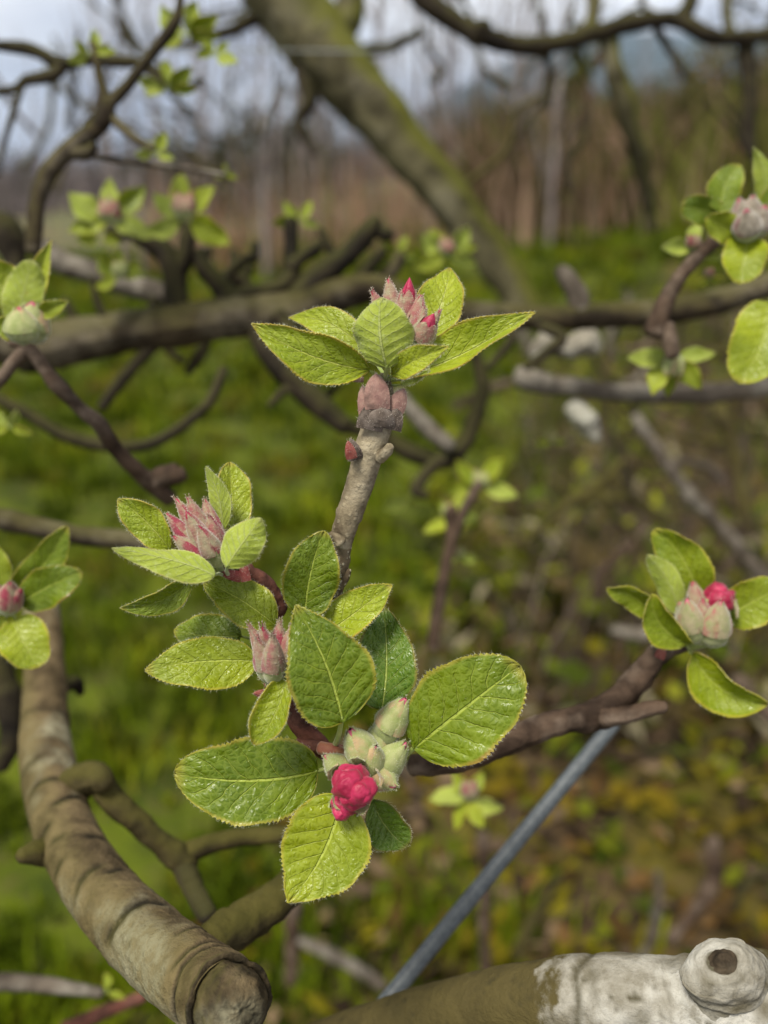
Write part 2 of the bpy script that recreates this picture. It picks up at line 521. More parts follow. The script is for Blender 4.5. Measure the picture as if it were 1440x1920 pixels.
M['bark_grey'] = bark_material("branch_bark_grey", (0.115, 0.095, 0.074), (0.032, 0.025, 0.019), (0.26, 0.24, 0.20), 0.6, 0.7)
M['bark_lichen'] = bark_material("branch_bark_lichen", (0.27, 0.25, 0.20), (0.07, 0.055, 0.04), (0.42, 0.42, 0.36), 0.5, 0.9)
M['bark_white'] = bark_material("branch_bark_white", (0.34, 0.325, 0.28), (0.13, 0.115, 0.080), (0.50, 0.49, 0.45), 1.0, 0.75, rings=0.85, bump=1.0, bleach=True, ring_c=(0.045, 0.038, 0.016))
M['bark_olive'] = bark_material("branch_bark_olive", (0.068, 0.053, 0.020), (0.019, 0.015, 0.007), (0.13, 0.11, 0.05), 0.7, 0.3, moss=0.5, moss_c=(0.10, 0.095, 0.015))
M['scar_wood'] = bark_material("scar_wood", (0.065, 0.048, 0.030), (0.016, 0.012, 0.008), (0.12, 0.10, 0.07), 1.6, 0.25, bump=1.0)
M['wire'] = simple_mat("coated_wire", (0.055, 0.066, 0.076), (0.10, 0.115, 0.125), 500, 0.5, 0.2, 0.0003, 0.5)
M['steel'] = simple_mat("steel_wire", (0.16, 0.18, 0.18), (0.24, 0.26, 0.26), 500, 0.5, 0.2, 0.0003, 0.5)
M['blade'] = tint_mat("grass_blade", 0.55, 0.25)
M['litter'] = tint_mat("leaf_litter", 0.7, 0.15)
M['twiggy'] = tint_mat("thin_twigs", 0.85, 0.0, 0.03)


# ------------------------------------------------------------------ leaves
def leaf_shape(v, mx=0.45, tipp=0.8):
    b = tipp * 1.08; a = b * mx / (1 - mx) * 0.9; mx = a / (a + b)
    k = mx ** a * (1 - mx) ** b
    return (np.clip(v, 1e-6, 1) ** a * np.clip(1 - v, 1e-6, 1) ** b) / k


def leaf(parent, base, tip, width, mats=('leaf', 'under'), roll=0, bend=0.0, side=0.0, curl=None, fold=0.2, cup=0.0, twist=None, wave=0.17,
         asym=0.0, mx=0.45, tipp=0.95, seed=1, under=False, root=None, quilt=1.0, nv=92, nu=18, fuzz=1.0, teeth=34, label=None, pet='petiole', roll_edge=0.0,
         name='leaf', thick=0.00022):
    rng = np.random.default_rng(seed)
    base, tip = np.asarray(base, float), np.asarray(tip, float)
    a = tip - base; L = np.linalg.norm(a); a /= L
    c = CAMP - (base + tip) / 2
    n = nrm(c - a * np.dot(c, a)); s = np.cross(a, n)
    ro = R(roll); n, s = n * math.cos(ro) + s * math.sin(ro), s * math.cos(ro) - n * math.sin(ro)
    ph = rng.uniform(0, 6.28, 4)
    if curl is None: curl = rng.uniform(-0.13, 0.02) if not under else rng.uniform(0, 0.1)
    if twist is None: twist = rng.uniform(-16, 16)
    vv = np.linspace(0, 1, nv) ** 0.92
    uu = np.sin(np.linspace(-1, 1, nu + 1) * math.pi / 2 * 0.92) / math.sin(math.pi / 2 * 0.92)
    V = np.zeros((nv, nu + 1, 3)); NN = np.zeros((nv, nu + 1, 3))
    UV = np.zeros((nv, nu + 1, 2))
    H = leaf_shape(vv, mx, tipp) * width / 2
    H = np.maximum(H, width * 0.012)
    for i, v in enumerate(vv):
        t = R(twist) * (v - 0.5)
        nn, ssv = n * math.cos(t) + s * math.sin(t), s * math.cos(t) - n * math.sin(t)
        mid = base + a * L * v + n * L * (bend * 4 * v * (1 - v) + curl * v ** 3) + s * L * side * 4 * v * (1 - v)
        mid = mid + nn * L * 0.006 * math.sin(9 * v + ph[3])
        for j, u in enumerate(uu):
            h = H[i] * (1 + asym * (1 if u > 0 else -1))
            au = abs(u)
            tooth = ((v * teeth + (0.3 if u > 0 else 0)) % 1.0)
            ser = 0.070 * width / 2 * (tooth - 0.5) * (au ** 10) * min(1, 6 * v) * (0.7 + 0.6 * math.sin(17 * v + ph[0]))
            irr = width / 2 * (0.030 * math.sin(9 * v + ph[1] + (2 if u > 0 else 0)) + 0.020 * math.sin(19 * v + ph[0] + (1 if u > 0 else 0))) * au ** 3 * math.sin(math.pi * v) ** 0.5
            x = u * h + (ser + irr) * (1 if u > 0 else -1)
            z = fold * au * h + cup * h * u * u + wave * h * au * au * math.sin(2 * math.pi * 1.6 * v + ph[2] * (1 if u > 0 else 1.7))
            z += roll_edge * h * max(0, au - 0.55) ** 2 * 5 * (1 if u > 0 else 0.35)
            x *= 1 - 0.35 * min(1, abs(fold) * 0.5 + abs(cup) * 0.5) * au
            p = (v - 0.27 * au ** 0.85) * 7.5 + (0.22 if u > 0 else -0.22)
            q = quilt * 0.026 * width / 2 * math.cos(2 * math.pi * (p - 0.5)) * min(1, au * 4) * (1 - au ** 4)
            q -= quilt * 0.018 * width * math.exp(-(u / 0.12) ** 2)
            q += quilt * 0.020 * width * mnoise.noise(Vector((u * 2.4 + seed, v * 4.5, seed * 1.7))) + quilt * 0.008 * width * mnoise.noise(Vector((u * 6 + seed, v * 13, seed)))
            V[i, j] = mid + ssv * x + nn * (z + (q if not under else -q))
            UV[i, j] = ((u + 1) / 2, v)
            NN[i, j] = nn
    # true normals
    du = np.gradient(V, axis=1); dv = np.gradient(V, axis=0)
    Nn = np.cross(du, dv); Nn /= np.linalg.norm(Nn, axis=2)[:, :, None] + 1e-12
    sgn = np.sign(np.sum(Nn * NN, axis=2).mean()); Nn *= sgn
    th = thick
    top = (V + Nn * th / 2).reshape(-1, 3); bot = (V - Nn * th / 2).reshape(-1, 3)
    w = nu + 1
    f = [(i * w + j, i * w + j + 1, (i + 1) * w + j + 1, (i + 1) * w + j) for i in range(nv - 1) for j in range(nu)]
    fb = [q[::-1] for q in f]
    mb = MB()
    uvf = UV.reshape(-1, 2)
    mi_t, mi_b = (1, 0) if under else (0, 1)
    mb.add(top, f, uvf, mi_t); mb.add(bot, fb, uvf, mi_b)
    # rim
    ring = [j for j in range(w)] + [i * w + nu for i in range(1, nv)] + [(nv - 1) * w + j for j in range(nu - 1, -1, -1)] + [i * w for i in range(nv - 2, 0, -1)]
    k = len(ring)
    rv = np.vstack([top[ring], bot[ring]])
    mb.add(rv, [(q, (q + 1) % k, k + (q + 1) % k, k + q) for q in range(k)], np.vstack([uvf[ring], uvf[ring]]), mi_t)
    # petiole
    if root is not None:
        root = np.asarray(root, float)
        mid = (root + base) / 2 + n * 0.0006
        tube(mb, [root, mid, V[1, nu // 2] - n * 0.0002, V[5, nu // 2] - n * 0.0004], [width * 0.028 + 0.0002, width * 0.022 + 0.0002, width * 0.022, width * 0.008], 10, 8, m=3)
    # down: along the rim and over both faces
    if fuzz > 0:
        P_, D_ = [], []
        for _ in range(int(330 * fuzz)):
            i = int(rng.integers(1, nv)); j = 0 if rng.random() < 0.5 else nu
            t = rng.random()
            p = V[i, j] * t + V[i - 1, j] * (1 - t)
            o = nrm(V[i, j] - V[i, nu // 2])
            P_.append(p); D_.append(o + 0.35 * a)
        hairs(mb, P_, D_, 0.0006, 0.00004, rng, 2, 0.55)
        P_, D_ = [], []
        for _ in range(int(150 * fuzz)):
            i = int(rng.integers(1, nv - 1)); j = int(rng.integers(1, nu))
            fs = 1 if rng.random() < 0.5 else -1
            P_.append(V[i, j] + Nn[i, j] * th / 2 * fs); D_.append(Nn[i, j] * fs * 0.6 + a * 0.7)
        hairs(mb, P_, D_, 0.0006, 0.00003, rng, 2, 0.5)
    o = mb.build(name, [M[mats[0]], M[mats[1]], M['hair'], M[pet]], parent, base)
    if label: o["label"] = label
    return o


LSEED = [10]


def lf(parent, b, t, w, **k):
    """foreground leaf: b, t = (x, y, mm behind the plane of focus), w = width in photo pixels"""
    LSEED[0] += 1
    k.setdefault('seed', LSEED[0])
    if 'root' in k: k['root'] = fg(*k['root'])
    d = FOCUS + (b[2] + t[2]) / 2000.0
    return leaf(parent, fg(*b), fg(*t), pxm(w, d), **k)


# ------------------------------------------------------------------ buds
def ovoid(t, p0=0.10, pw=0.85):
    return np.sin(np.pi * np.clip(p0 + (1 - p0) * t, 0, 1) ** pw) ** 0.85


def bud(parent, base, tip, rad, style='pink', seed=1, flare=0.0, root=None, fuzz=1.0, sub=True, pet_frac=1.0, lobes=0.0, label=None, sep_len=1.0):
    """a flower bud: cup and stalk, five sepals, five wrapped petals"""
    rng = np.random.default_rng(seed)
    if style in ('pink', 'cream', 'grey'): flare *= 0.25; pet_frac = 1.0
    base, tip = np.asarray(base, float), np.asarray(tip, float)
    a = tip - base; L = np.linalg.norm(a); a /= L
    e1 = nrm(np.cross(a, [0.3, 0.5, 0.8])); e2 = np.cross(a, e1)
    ph0 = rng.uniform(0, 6.28)
    smat = 'sepal_cream' if style == 'cream' else 'sepal' if style in ('pink', 'rose') else ('sepal_grey' if style == 'grey' else 'sepal_green')
    pmat = 'petal' if style in ('magenta', 'pink', 'rose', 'open') else 'petal_pale'
    hm = 'hair_pink' if style == 'pink' else 'hair'
    # cup
    mb = MB(); nt_, ns = 16, 16
    V, Fc = [], []
    for i in range(nt_):
        t = 0.62 * i / (nt_ - 1)
        r = rad * float(ovoid(t, 0.06, 0.62)) * (1 if i < nt_ - 1 else 0.9) * (0.72 if lobes >= 1 else 1)
        for j in range(ns):
            an = 2 * math.pi * j / ns
            V.append(base + a * L * t + (e1 * math.cos(an) + e2 * math.sin(an)) * r * (1 + 0.05 * math.sin(5 * an + ph0)))
    for i in range(nt_ - 1):
        for j in range(ns):
            Fc.append((i * ns + j, i * ns + (j + 1) % ns, (i + 1) * ns + (j + 1) % ns, (i + 1) * ns + j))
    mb.add(V, Fc, None, 0)
    if root is not None:
        root = np.asarray(root, float)
        tube(mb, [root, (root + base) / 2 + e1 * rad * 0.15, base + a * L * 0.06], [rad * 0.22 + 0.0003] * 3, 8, 8, m=2)
    VV = np.array(V)
    if fuzz:
        P_, D_ = [], []
        for _ in range(int(260 * fuzz)):
            q = VV[int(rng.integers(0, len(VV)))] + rng.normal(size=3) * rad * 0.08
            o = q - base - a * np.dot(q - base, a)
            P_.append(q); D_.append(nrm(o) + a * 0.9)
        hairs(mb, P_, D_, 0.0007, 0.000045, rng, 1, 0.6)
    bo = mb.build("flower_bud", [M['calyx'], M[hm], M['petiole']], parent, base)
    if label: bo["label"] = label
    # petals
    if lobes >= 1:
        for k in range(4):
            an0 = ph0 + 2 * math.pi * k / 4 + 0.4 * math.sin(k * 3.7)
            o_ = base + a * L * (0.62 + 0.10 * math.sin(k * 2.3)) + (e1 * math.cos(an0) + e2 * math.sin(an0)) * rad * 0.30
            ax1 = nrm(a + 0.5 * (e1 * math.cos(an0) + e2 * math.sin(an0))); ax2 = nrm(np.cross(ax1, e1 + 0.3 * e2)); ax3 = np.cross(ax1, ax2)
            V, Fc = [], []
            for i in range(19):
                th = math.pi * i / 18
                for j in range(24):
                    az = 2 * math.pi * j / 24
                    q = ax1 * math.cos(th) + (ax2 * math.cos(az) + ax3 * math.sin(az)) * math.sin(th)
                    nn = mnoise.noise(Vector((q[0] * 1.9 + k * 5, q[1] * 1.9, q[2] * 1.9 + seed)))
                    n2_ = mnoise.noise(Vector((q[0] * 5 + k * 5, q[1] * 5, q[2] * 5 + seed)))
                    fold_ = -0.16 * math.exp(-((az - math.pi) / 0.35) ** 2) * math.sin(th)
                    V.append(o_ + q * rad * 0.68 * (1 + 0.24 * nn + 0.08 * n2_ + 1.5 * fold_))
            for i in range(18):
                for j in range(24):
                    Fc.append((i * 24 + j, i * 24 + (j + 1) % 24, (i + 1) * 24 + (j + 1) % 24, (i + 1) * 24 + j))
            mb = MB(); mb.add(V, Fc)
            mb.build("petal", [M[pmat]], bo, o_)
    for k in range(5 if lobes < 1 else 0):
        c0 = ph0 + 2 * math.pi * k / 5
        nq, nr = 14, 12
        V, Fc = [], []
        for i in range(nr):
            t = 0.30 + 0.70 * pet_frac * i / (nr - 1)
            for j in range(nq):
                q = j / (nq - 1) * 2 - 1
                wv = 1.15 * (1 - 0.25 * (i / (nr - 1)) ** 2)
                an = c0 + q * wv * 0.95 + 0.35 * t
                r = rad * 0.93 * float(ovoid(t, 0.06, 0.75)) * (0.97 + 0.07 * q) + rad * 0.02
                r *= 1 + 0.10 * lobes * math.sin(3.1 * an + 5 * t + k)
                p = base + a * L * (t + 0.03 * lobes * math.sin(k * 2.1)) + (e1 * math.cos(an) + e2 * math.sin(an)) * r
                nn = mnoise.noise(Vector((an * 1.6 + k * 3, t * 4, seed)))
                p = p + nrm(p - base - a * L * 0.5) * rad * (0.05 + 0.14 * lobes) * nn
                V.append(p)
        for i in range(nr - 1):
            for j in range(nq - 1):
                Fc.append((i * nq + j, i * nq + j + 1, (i + 1) * nq + j + 1, (i + 1) * nq + j))
        mb = MB(); mb.add(V, Fc)
        mb.build("petal", [M[pmat]], bo, base + a * L * 0.3)
    # sepals
    for k in range(5):
        c0 = ph0 + 2 * math.pi * (k + 0.5) / 5 + rng.normal() * 0.08
        sl = sep_len * rng.uniform(0.86, 1.0)
        nq, nr = 9, 14
        V, Fc, N_ = [], [], []
        for i in range(nr):
            s_ = i / (nr - 1)
            t = 0.34 + (0.72 * sl - 0.0) * s_
            wv = (0.70 if lobes < 1 else 0.34) * (1 - s_ ** 3.4) + 0.05
            r0 = rad * 1.04 * float(ovoid(min(t, 0.97), 0.06, 0.70)) + rad * 0.05
            fl = flare * rad * max(0, s_ - 0.25) ** 1.5 * 1.8
            for j in range(nq):
                q = j / (nq - 1) * 2 - 1
                an = c0 + q * wv * min(1.8, rad * 0.9 / max(r0, rad * 0.30))
                d = e1 * math.cos(an) + e2 * math.sin(an)
                p = base + a * L * (t - 0.25 * flare * s_ ** 2) + d * (r0 + fl + rad * 0.05 * (1 - q * q) + rad * 0.04 * mnoise.noise(Vector((q * 2 + k, s_ * 4, seed))))
                V.append(p); N_.append(d)
        for i in range(nr - 1):
            for j in range(nq - 1):
                Fc.append((i * nq + j, i * nq + j + 1, (i + 1) * nq + j + 1, (i + 1) * nq + j))
        mb = MB(); mb.add(V, Fc)
        if fuzz:
            P_, D_ = [], []
            for _ in range(int(150 * fuzz)):
                i = int(rng.integers(0, len(V)))
                P_.append(V[i]); D_.append(N_[i] * 0.8 + a * 0.8)
            hairs(mb, P_, D_, 0.00045, 0.00004, rng, 1, 0.6)
        mb.build("sepal", [M[smat], M[hm]], bo, base + a * L * 0.34)
    return bo


BS = [100]


def bd(parent, b, t, r, style='pink', **k):
    BS[0] += 1
    k.setdefault('seed', BS[0])
    if 'root' in k: k['root'] = fg(*k['root'])
    d = FOCUS + (b[2] + t[2]) / 2000.0
    return bud(parent, fg(*b), fg(*t), pxm(r, d), style, **k)


def scale_leaf(parent, b, t, w, m='scale', name='bud_scale', fuzz=0.5, curv=0.34, seed=3):
    """a stiff pointed bud scale hugging the twig"""
    rng = np.random.default_rng(seed)
    base, tip = fg(*b), fg(*t)
    a = tip - base; L = np.linalg.norm(a); a /= L
    c = CAMP - base; n = nrm(c - a * np.dot(c, a)); s = np.cross(a, n)
    W = pxm(w, FOCUS) / 2
    nr, nq = 16, 11
    V, Fc = [], []
    for i in range(nr):
        v = i / (nr - 1)
        h = W * (0.92 + 0.2 * v) * (1 - v ** (2.2 if m != 'scale' else 3.0)) ** 0.85 + W * 0.02
        for j in range(nq):
            q = j / (nq - 1) * 2 - 1
            V.append(base + a * L * v + s * q * h + n * (curv * W * (1 - q * q) + 0.28 * W * math.sin(math.pi * v) + 0.03 * W * mnoise.noise(Vector((q * 3, v * 4, seed)))))
    for i in range(nr - 1):
        for j in range(nq - 1):
            Fc.append((i * nq + j, i * nq + j + 1, (i + 1) * nq + j + 1, (i + 1) * nq + j))
    mb = MB(); mb.add(V, Fc)
    P_ = [V[int(rng.integers(0, len(V)))] + rng.normal(size=3) * W * 0.06 for _ in range(int(260 * fuzz))]
    hairs(mb, P_, [n * 0.5 + a * 0.8] * len(P_), 0.0007, 0.000035, rng, 1, 0.5)
    return mb.build(name, [M[m], M['hair_pink']], parent, base)


def twig(parent, pts, rads, m, name, rough=0.07, rsc=350, n=60, seg=20, fn=None, caps=(True, True), seed=0.0, off=None):
    """pts: (x, y, depth metres); rads in photo pixels"""
    P = [at(*p) for p in pts]
    r = [pxm(q, p[2]) for q, p in zip(rads, pts)]
    mb = MB()
    tube(mb, P, r, n, seg, rough, rsc, 0, caps, fn, seed)
    return mb.build(name, [M[m]], parent, P[0])


def fgp(l):
    return [(x, y, FOCUS + mm / 1000.0) for x, y, mm in l]


# ================================================================== FOREGROUND
G_FG = "apple blossom clusters in sharp focus"
# ---- top shoot
top = thing("apple_blossom_shoot", fg(615, 1150, 6), "tall upright grey-brown twig topped by five light green leaves around a tuft of pink buds", "blossom shoot", G_FG)


def node_fn(t, a, s):
    k = 1.0
    for c, h, w in ((0.185, 0.10, 0.012), (0.47, 0.10, 0.02), (0.70, 0.14, 0.03), (0.80, 0.05, 0.008), (0.9, 0.08, 0.01)):
        k += h * math.exp(-((t - c) / w) ** 2)
    return k


twig(top, fgp([(611, 1165, 7), (618, 1110, 6), (628, 1070, 5), (640, 1010, 4)]), [22, 23, 24, 22], 'twig_low', 'lower_twig', 0.10, 420, 50, 24)
twig(top, fgp([(637, 1022, 4), (648, 985, 3), (672, 915, 2), (688, 860, 1), (703, 810, 0), (712, 770, 0), (716, 730, 0), (722, 705, 0)]), [22, 23, 26, 28, 29, 27, 22, 12], 'twig', 'twig', 0.06, 420, 90, 24, node_fn)
tw = fgp([(628, 1018, -1)])
scale_leaf(top, (692, 806, -3.5), (702, 752, -4), 52, 'scale_dark', seed=4)
scale_leaf(top, (734, 806, -3), (746, 758, -3.5), 38, 'scale_dark', seed=5)
scale_leaf(top, (712, 800, -4), (714, 758, -4.5), 58, 'scale_dark', seed=9)
scale_leaf(top, (689, 788, -3), (680, 722, -3), 30, 'scale', seed=6)
scale_leaf(top, (708, 768, -5), (705, 700, -5), 48, 'scale', seed=7)
scale_leaf(top, (734, 782, -3), (758, 728, -4), 36, 'scale', seed=8)
scale_leaf(top, (682, 712, -2), (638, 709, -2), 11, 'scale', name='stipule', seed=10, fuzz=0.3)
# side bud and leaf scar
scale_leaf(top, (668, 862, -2), (657, 822, -3), 30, 'scale_dark', name='side_bud', seed=11)
scale_leaf(top, (660, 860, -4), (652, 826, -5), 22, 'scale_red', name='side_bud', seed=12, fuzz=0.2)
twig(top, fgp([(712, 858, -1), (724, 848, -3), (732, 836, -4)]), [12, 11, 8], 'twig', 'leaf_scar', 0.1, 500, 14, 14)
twig(top, fgp([(640, 1018, 0), (630, 1008, 0), (620, 1000, 0)]), [12, 9, 6], 'twig', 'leaf_scar', 0.1, 500, 14, 14)
twig(top, fgp([(636, 1100, 2), (648, 1085, 2), (655, 1068, 2)]), [8, 7, 4], 'twig_low', 'leaf_scar', 0.1, 500, 12, 12)

lf(top, (702, 676, 10), (538, 592, 16), 66, mats=('leaf_gold', 'under'), roll=10, bend=0.10, side=0.10, seed=22, root=(722, 705, 2))
lf(top, (798, 640, 10), (840, 492, 13), 100, mats=('leaf_gold', 'under'), roll=-15, cup=0.2, side=0.06, fold=0.25, seed=25, root=(735, 705, 3), mx=0.42, tipp=0.85)
lf(top, (752, 712, -1), (1002, 580, -8), 96, mats=('leaf_gold', 'under'), roll=-34, fold=0.75, bend=-0.02, side=0.03, seed=23, root=(730, 716, 0), tipp=0.95, mx=0.42)
lf(top, (692, 694, -3), (472, 606, -10), 92, mats=('leaf_gold', 'under'), roll=8, fold=0.12, side=-0.07, bend=0.06, seed=21, root=(718, 712, 0), roll_edge=0.25, asym=-0.05)
lf(top, (735, 703, -6), (838, 650, -14), 56, mats=('leaf_gold', 'under'), roll=-10, fold=0.35, bend=0.08, side=-0.02, seed=24, root=(728, 714, -1), under=False)
lf(top, (726, 690, -9), (716, 560, -10), 126, mats=('leaf', 'under'), under=True, cup=-0.55, fold=-0.1, roll=-8, bend=0.16, side=-0.04, seed=26, root=(722, 712, -2), mx=0.52, tipp=0.62, label="cupped leaf turned with its pale back to the camera")
lf(top, (752, 722, -4), (806, 694, -6), 18, mats=('under', 'under'), fold=0.3, seed=27, root=(735, 722, -1), name='stipule', nv=40)
for b_, t_, r_, st, fl in (
        ((742, 640, 3), (697, 545, 0), 18, 'pink', 0.1), ((744, 635, 4), (728, 522, 2), 20, 'pink', 0.15),
        ((752, 640, 0), (716, 560, -4), 20, 'pink', 0.1), ((758, 640, 1), (768, 520, -3), 24, 'rose', 0.02),
        ((760, 645, 0), (752, 550, -3), 19, 'pink', 0.2), ((770, 645, -2), (790, 552, -3), 20, 'pink', 0.15),
        ((778, 655, -3), (814, 588, -8), 23, 'rose', 0.15), ((772, 655, -3), (797, 575, -6), 17, 'pink', 0.2),
        ((784, 650, 2), (826, 580, 1), 12, 'pink', 0.3)):
    bd(top, b_, t_, r_, st, flare=fl, root=(738, 700, 1), pet_frac=0.95 if st == 'pink' else 1.0, sep_len=1.0 if st == 'pink' else 0.72)

# ---- left cluster
lft = thing("apple_blossom_cluster", fg(500, 1120, 8), "small left cluster of pale downy leaves round one tight pinkish-white bud bundle", "blossom cluster", G_FG)
twig(lft, fgp([(520, 1150, 9), (500, 1108, 8), (470, 1082, 6), (440, 1070, 3), (420, 1062, 2)]), [22, 22, 21, 20, 12], 'twig_red', 'twig', 0.16, 420, 50, 20)
scale_leaf(lft, (452, 1082, 0), (412, 1074, -2), 22, 'scale_red', seed=31)
scale_leaf(lft, (462, 1090, 0), (452, 1042, 0), 20, 'scale_red', seed=32)
lf(lft, (440, 1000, 8), (430, 867, 11), 76, mats=('leaf_gold', 'under'), roll=18, fold=0.3, cup=0.1, seed=41, root=(425, 1060, 4), mx=0.5, tipp=0.62)
lf(lft, (418, 995, 3), (386, 874, 2), 40, mats=('leaf', 'under'), under=True, roll=-10, fold=-0.4, side=0.07, seed=42, root=(422, 1058, 2), tipp=0.9)
lf(lft, (318, 1030, 4), (220, 936, 2), 72, mats=('leaf_gold', 'under'), roll=-12, fold=0.25, cup=0.1, side=0.05, seed=43, root=(400, 1065, 3), tipp=0.75, mx=0.5)
lf(lft, (362, 1080, 3), (228, 1146, -2), 58, mats=('leaf_dark', 'under'), roll=-28, fold=0.35, side=-0.09, bend=0.06, seed=44, root=(410, 1075, 2), tipp=0.85)
lf(lft, (402, 1078, -14), (212, 1034, -12), 66, mats=('leaf', 'under'), under=True, roll=25, fold=-0.45, side=0.06, bend=-0.03, seed=45, root=(418, 1078, 0), tipp=0.85, mx=0.4, label="pale leaf seen from its downy underside")
lf(lft, (424, 1064, -15), (492, 974, -14), 84, mats=('leaf', 'under'), under=True, roll=-14, fold=-0.3, cup=-0.2, side=-0.02, seed=46, root=(428, 1078, 0), tipp=0.68, mx=0.5, asym=-0.1)
for b_, t_, r_, st, fl in (
        ((400, 1050, 3), (330, 934, 2), 19, 'pink', 0.1), ((404, 1048, 1), (352, 932, -2), 20, 'pink', 0.05),
        ((412, 1040, 3), (384, 936, 3), 19, 'pink', 0.1), ((392, 1055, -2), (312, 962, -4), 19, 'pink', 0.1),
        ((402, 1055, -4), (348, 958, -9), 21, 'pink', 0.05), ((412, 1050, -3), (392, 966, -6), 20, 'pink', 0.05),
        ((396, 1062, -5), (325, 1005, -9), 19, 'pink', 0.05), ((412, 1058, -6), (372, 985, -11), 20, 'pink', 0.1)):
    bd(lft, b_, t_, r_, st, flare=fl, root=(415, 1072, 1), pet_frac=0.9, sep_len=1.0)

# ---- middle cluster
mid = thing("apple_blossom_cluster", fg(560, 1330, 8), "middle cluster of broad leaves fanned around dusky pink buds, its largest leaf upright", "blossom cluster", G_FG)
twig(mid, fgp([(611, 1170, 8), (590, 1230, 9), (562, 1300, 9), (560, 1350, 8), (600, 1400, 7), (640, 1425, 4)]), [22, 22, 22, 21, 19, 14], 'twig_red', 'twig', 0.14, 420, 60, 20)
lf(mid, (572, 1150, -1), (607, 996, -4), 112, mats=('leaf_dark', 'under'), roll=12, fold=0.22, side=-0.04, seed=51, root=(575, 1210, 7), mx=0.42, tipp=0.62)
lf(mid, (596, 1200, 2), (732, 1095, -2), 92, mats=('leaf_gold', 'under'), roll=-20, fold=0.25, wave=0.2, side=0.01, seed=52, root=(580, 1225, 7), mx=0.42, tipp=0.8)
lf(mid, (452, 1192, 7), (322, 1178, 9), 86, mats=('leaf_dark', 'under'), roll=15, fold=0.2, side=-0.05, seed=53, root=(520, 1215, 8), tipp=0.75)
lf(mid, (516, 1172, 2), (384, 1086, 0), 92, mats=('leaf', 'under'), roll=15, fold=0.22, side=0.03, wave=0.14, seed=54, root=(540, 1220, 6), tipp=0.68)
lf(mid, (482, 1240, 0), (272, 1255, -6), 104, mats=('leaf', 'under'), roll=10, fold=0.14, side=0.035, wave=0.10, seed=55, root=(530, 1250, 5), tipp=0.78, mx=0.44, asym=-0.08)
for b_, t_, r_, fl in (((520, 1262, -2), (470, 1178, -5), 19, 0.25), ((515, 1265, -4), (492, 1175, -9), 21, 0.2), ((520, 1262, -3), (524, 1168, -4), 20, 0.2),
                       ((505, 1275, -6), (482, 1196, -11), 19, 0.3), ((512, 1278, -7), (512, 1192, -13), 21, 0.25), ((525, 1268, -3), (545, 1180, -5), 18, 0.2)):
    bd(mid, b_, t_, r_, 'pink', flare=fl, root=(508, 1300, 1), pet_frac=0.85, sep_len=1.12)
scale_leaf(mid, (505, 1302, -1), (474, 1300, -3), 20, 'scale_red', seed=61)
scale_leaf(mid, (520, 1296, -1), (494, 1282, -3), 18, 'scale_red', seed=62)
twig(mid, fgp([(556, 1320, 8), (530, 1305, 4), (508, 1296, 0), (506, 1280, -3)]), [11, 10, 9, 8], 'twig_red', 'bud_stem', 0.1, 420, 24, 14)
lf(mid, (536, 1268, -8), (474, 1396, -12), 70, mats=('leaf', 'under'), roll=22, fold=0.35, side=-0.10, seed=56, root=(530, 1250, -1), tipp=0.68, mx=0.55, roll_edge=0.5)
lf(mid, (642, 1354, -9), (556, 1138, -13), 168, mats=('leaf_dark', 'under'), roll=4, fold=0.13, side=0.045, bend=0.04, cup=0.05, seed=57, root=(625, 1405, 2), tipp=0.85, mx=0.38, wave=0.05, label="largest centre leaf, upright and dark green")

# ---- lower cluster
low = thing("apple_blossom_cluster", fg(660, 1450, 6), "lowest cluster with one crinkled magenta bud and pale green buds among broad glossy leaves", "blossom cluster", G_FG)
lf(low, (716, 1330, 2), (714, 1134, 5), 120, mats=('leaf_worn', 'under'), roll=-8, fold=0.18, side=0.05, wave=0.12, seed=71, root=(708, 1400, 3), tipp=0.78, mx=0.4, label="leaf with a ragged dark brown tip")
lf(low, (700, 1500, 4), (764, 1588, 2), 86, mats=('leaf_worn', 'under'), roll=12, fold=0.25, cup=0.15, side=0.10, seed=72, root=(690, 1460, 4), tipp=0.62, mx=0.55, label="small dark leaf with a browned edge")
lf(low, (596, 1446, 0), (328, 1452, -8), 160, mats=('leaf_dark', 'under'), roll=-6, fold=0.10, side=-0.05, bend=0.05, seed=73, root=(640, 1430, 4), tipp=0.52, mx=0.46, wave=0.06)
lf(low, (776, 1404, -2), (974, 1250, -8), 184, mats=('leaf_dark', 'under'), roll=6, fold=0.12, side=-0.01, bend=0.05, seed=74, root=(725, 1440, 3), tipp=0.5, mx=0.5, wave=0.06)
lf(low, (640, 1494, -4), (540, 1692, -9), 172, mats=('leaf', 'under'), roll=-6, fold=0.12, side=-0.085, seed=75, root=(655, 1440, 3), tipp=0.85, mx=0.42, wave=0.07)
bd(low, (690, 1428, -2), (655, 1365, -6), 29, 'green', flare=0.05, root=(670, 1430, 3), pet_frac=0.95, sep_len=0.95)
bd(low, (715, 1385, 0), (762, 1308, -4), 29, 'green', flare=0.05, root=(690, 1430, 3), pet_frac=0.97, sep_len=0.95)
bd(low, (700, 1420, 1), (720, 1350, -2), 26, 'green', flare=0.05, root=(690, 1430, 3))
bd(low, (705, 1450, 0), (762, 1392, -4), 29, 'green', flare=0.05, root=(690, 1440, 3))
bd(low, (700, 1440, -1), (742, 1476, -5), 29, 'green', flare=0.0, root=(690, 1435, 3))
bd(low, (650, 1452, -2), (608, 1416, -5), 23, 'green', flare=0.0, root=(668, 1440, 3))
bd(low, (690, 1445, -1), (705, 1400, -7), 26, 'green', flare=0.0, root=(680, 1435, 3))
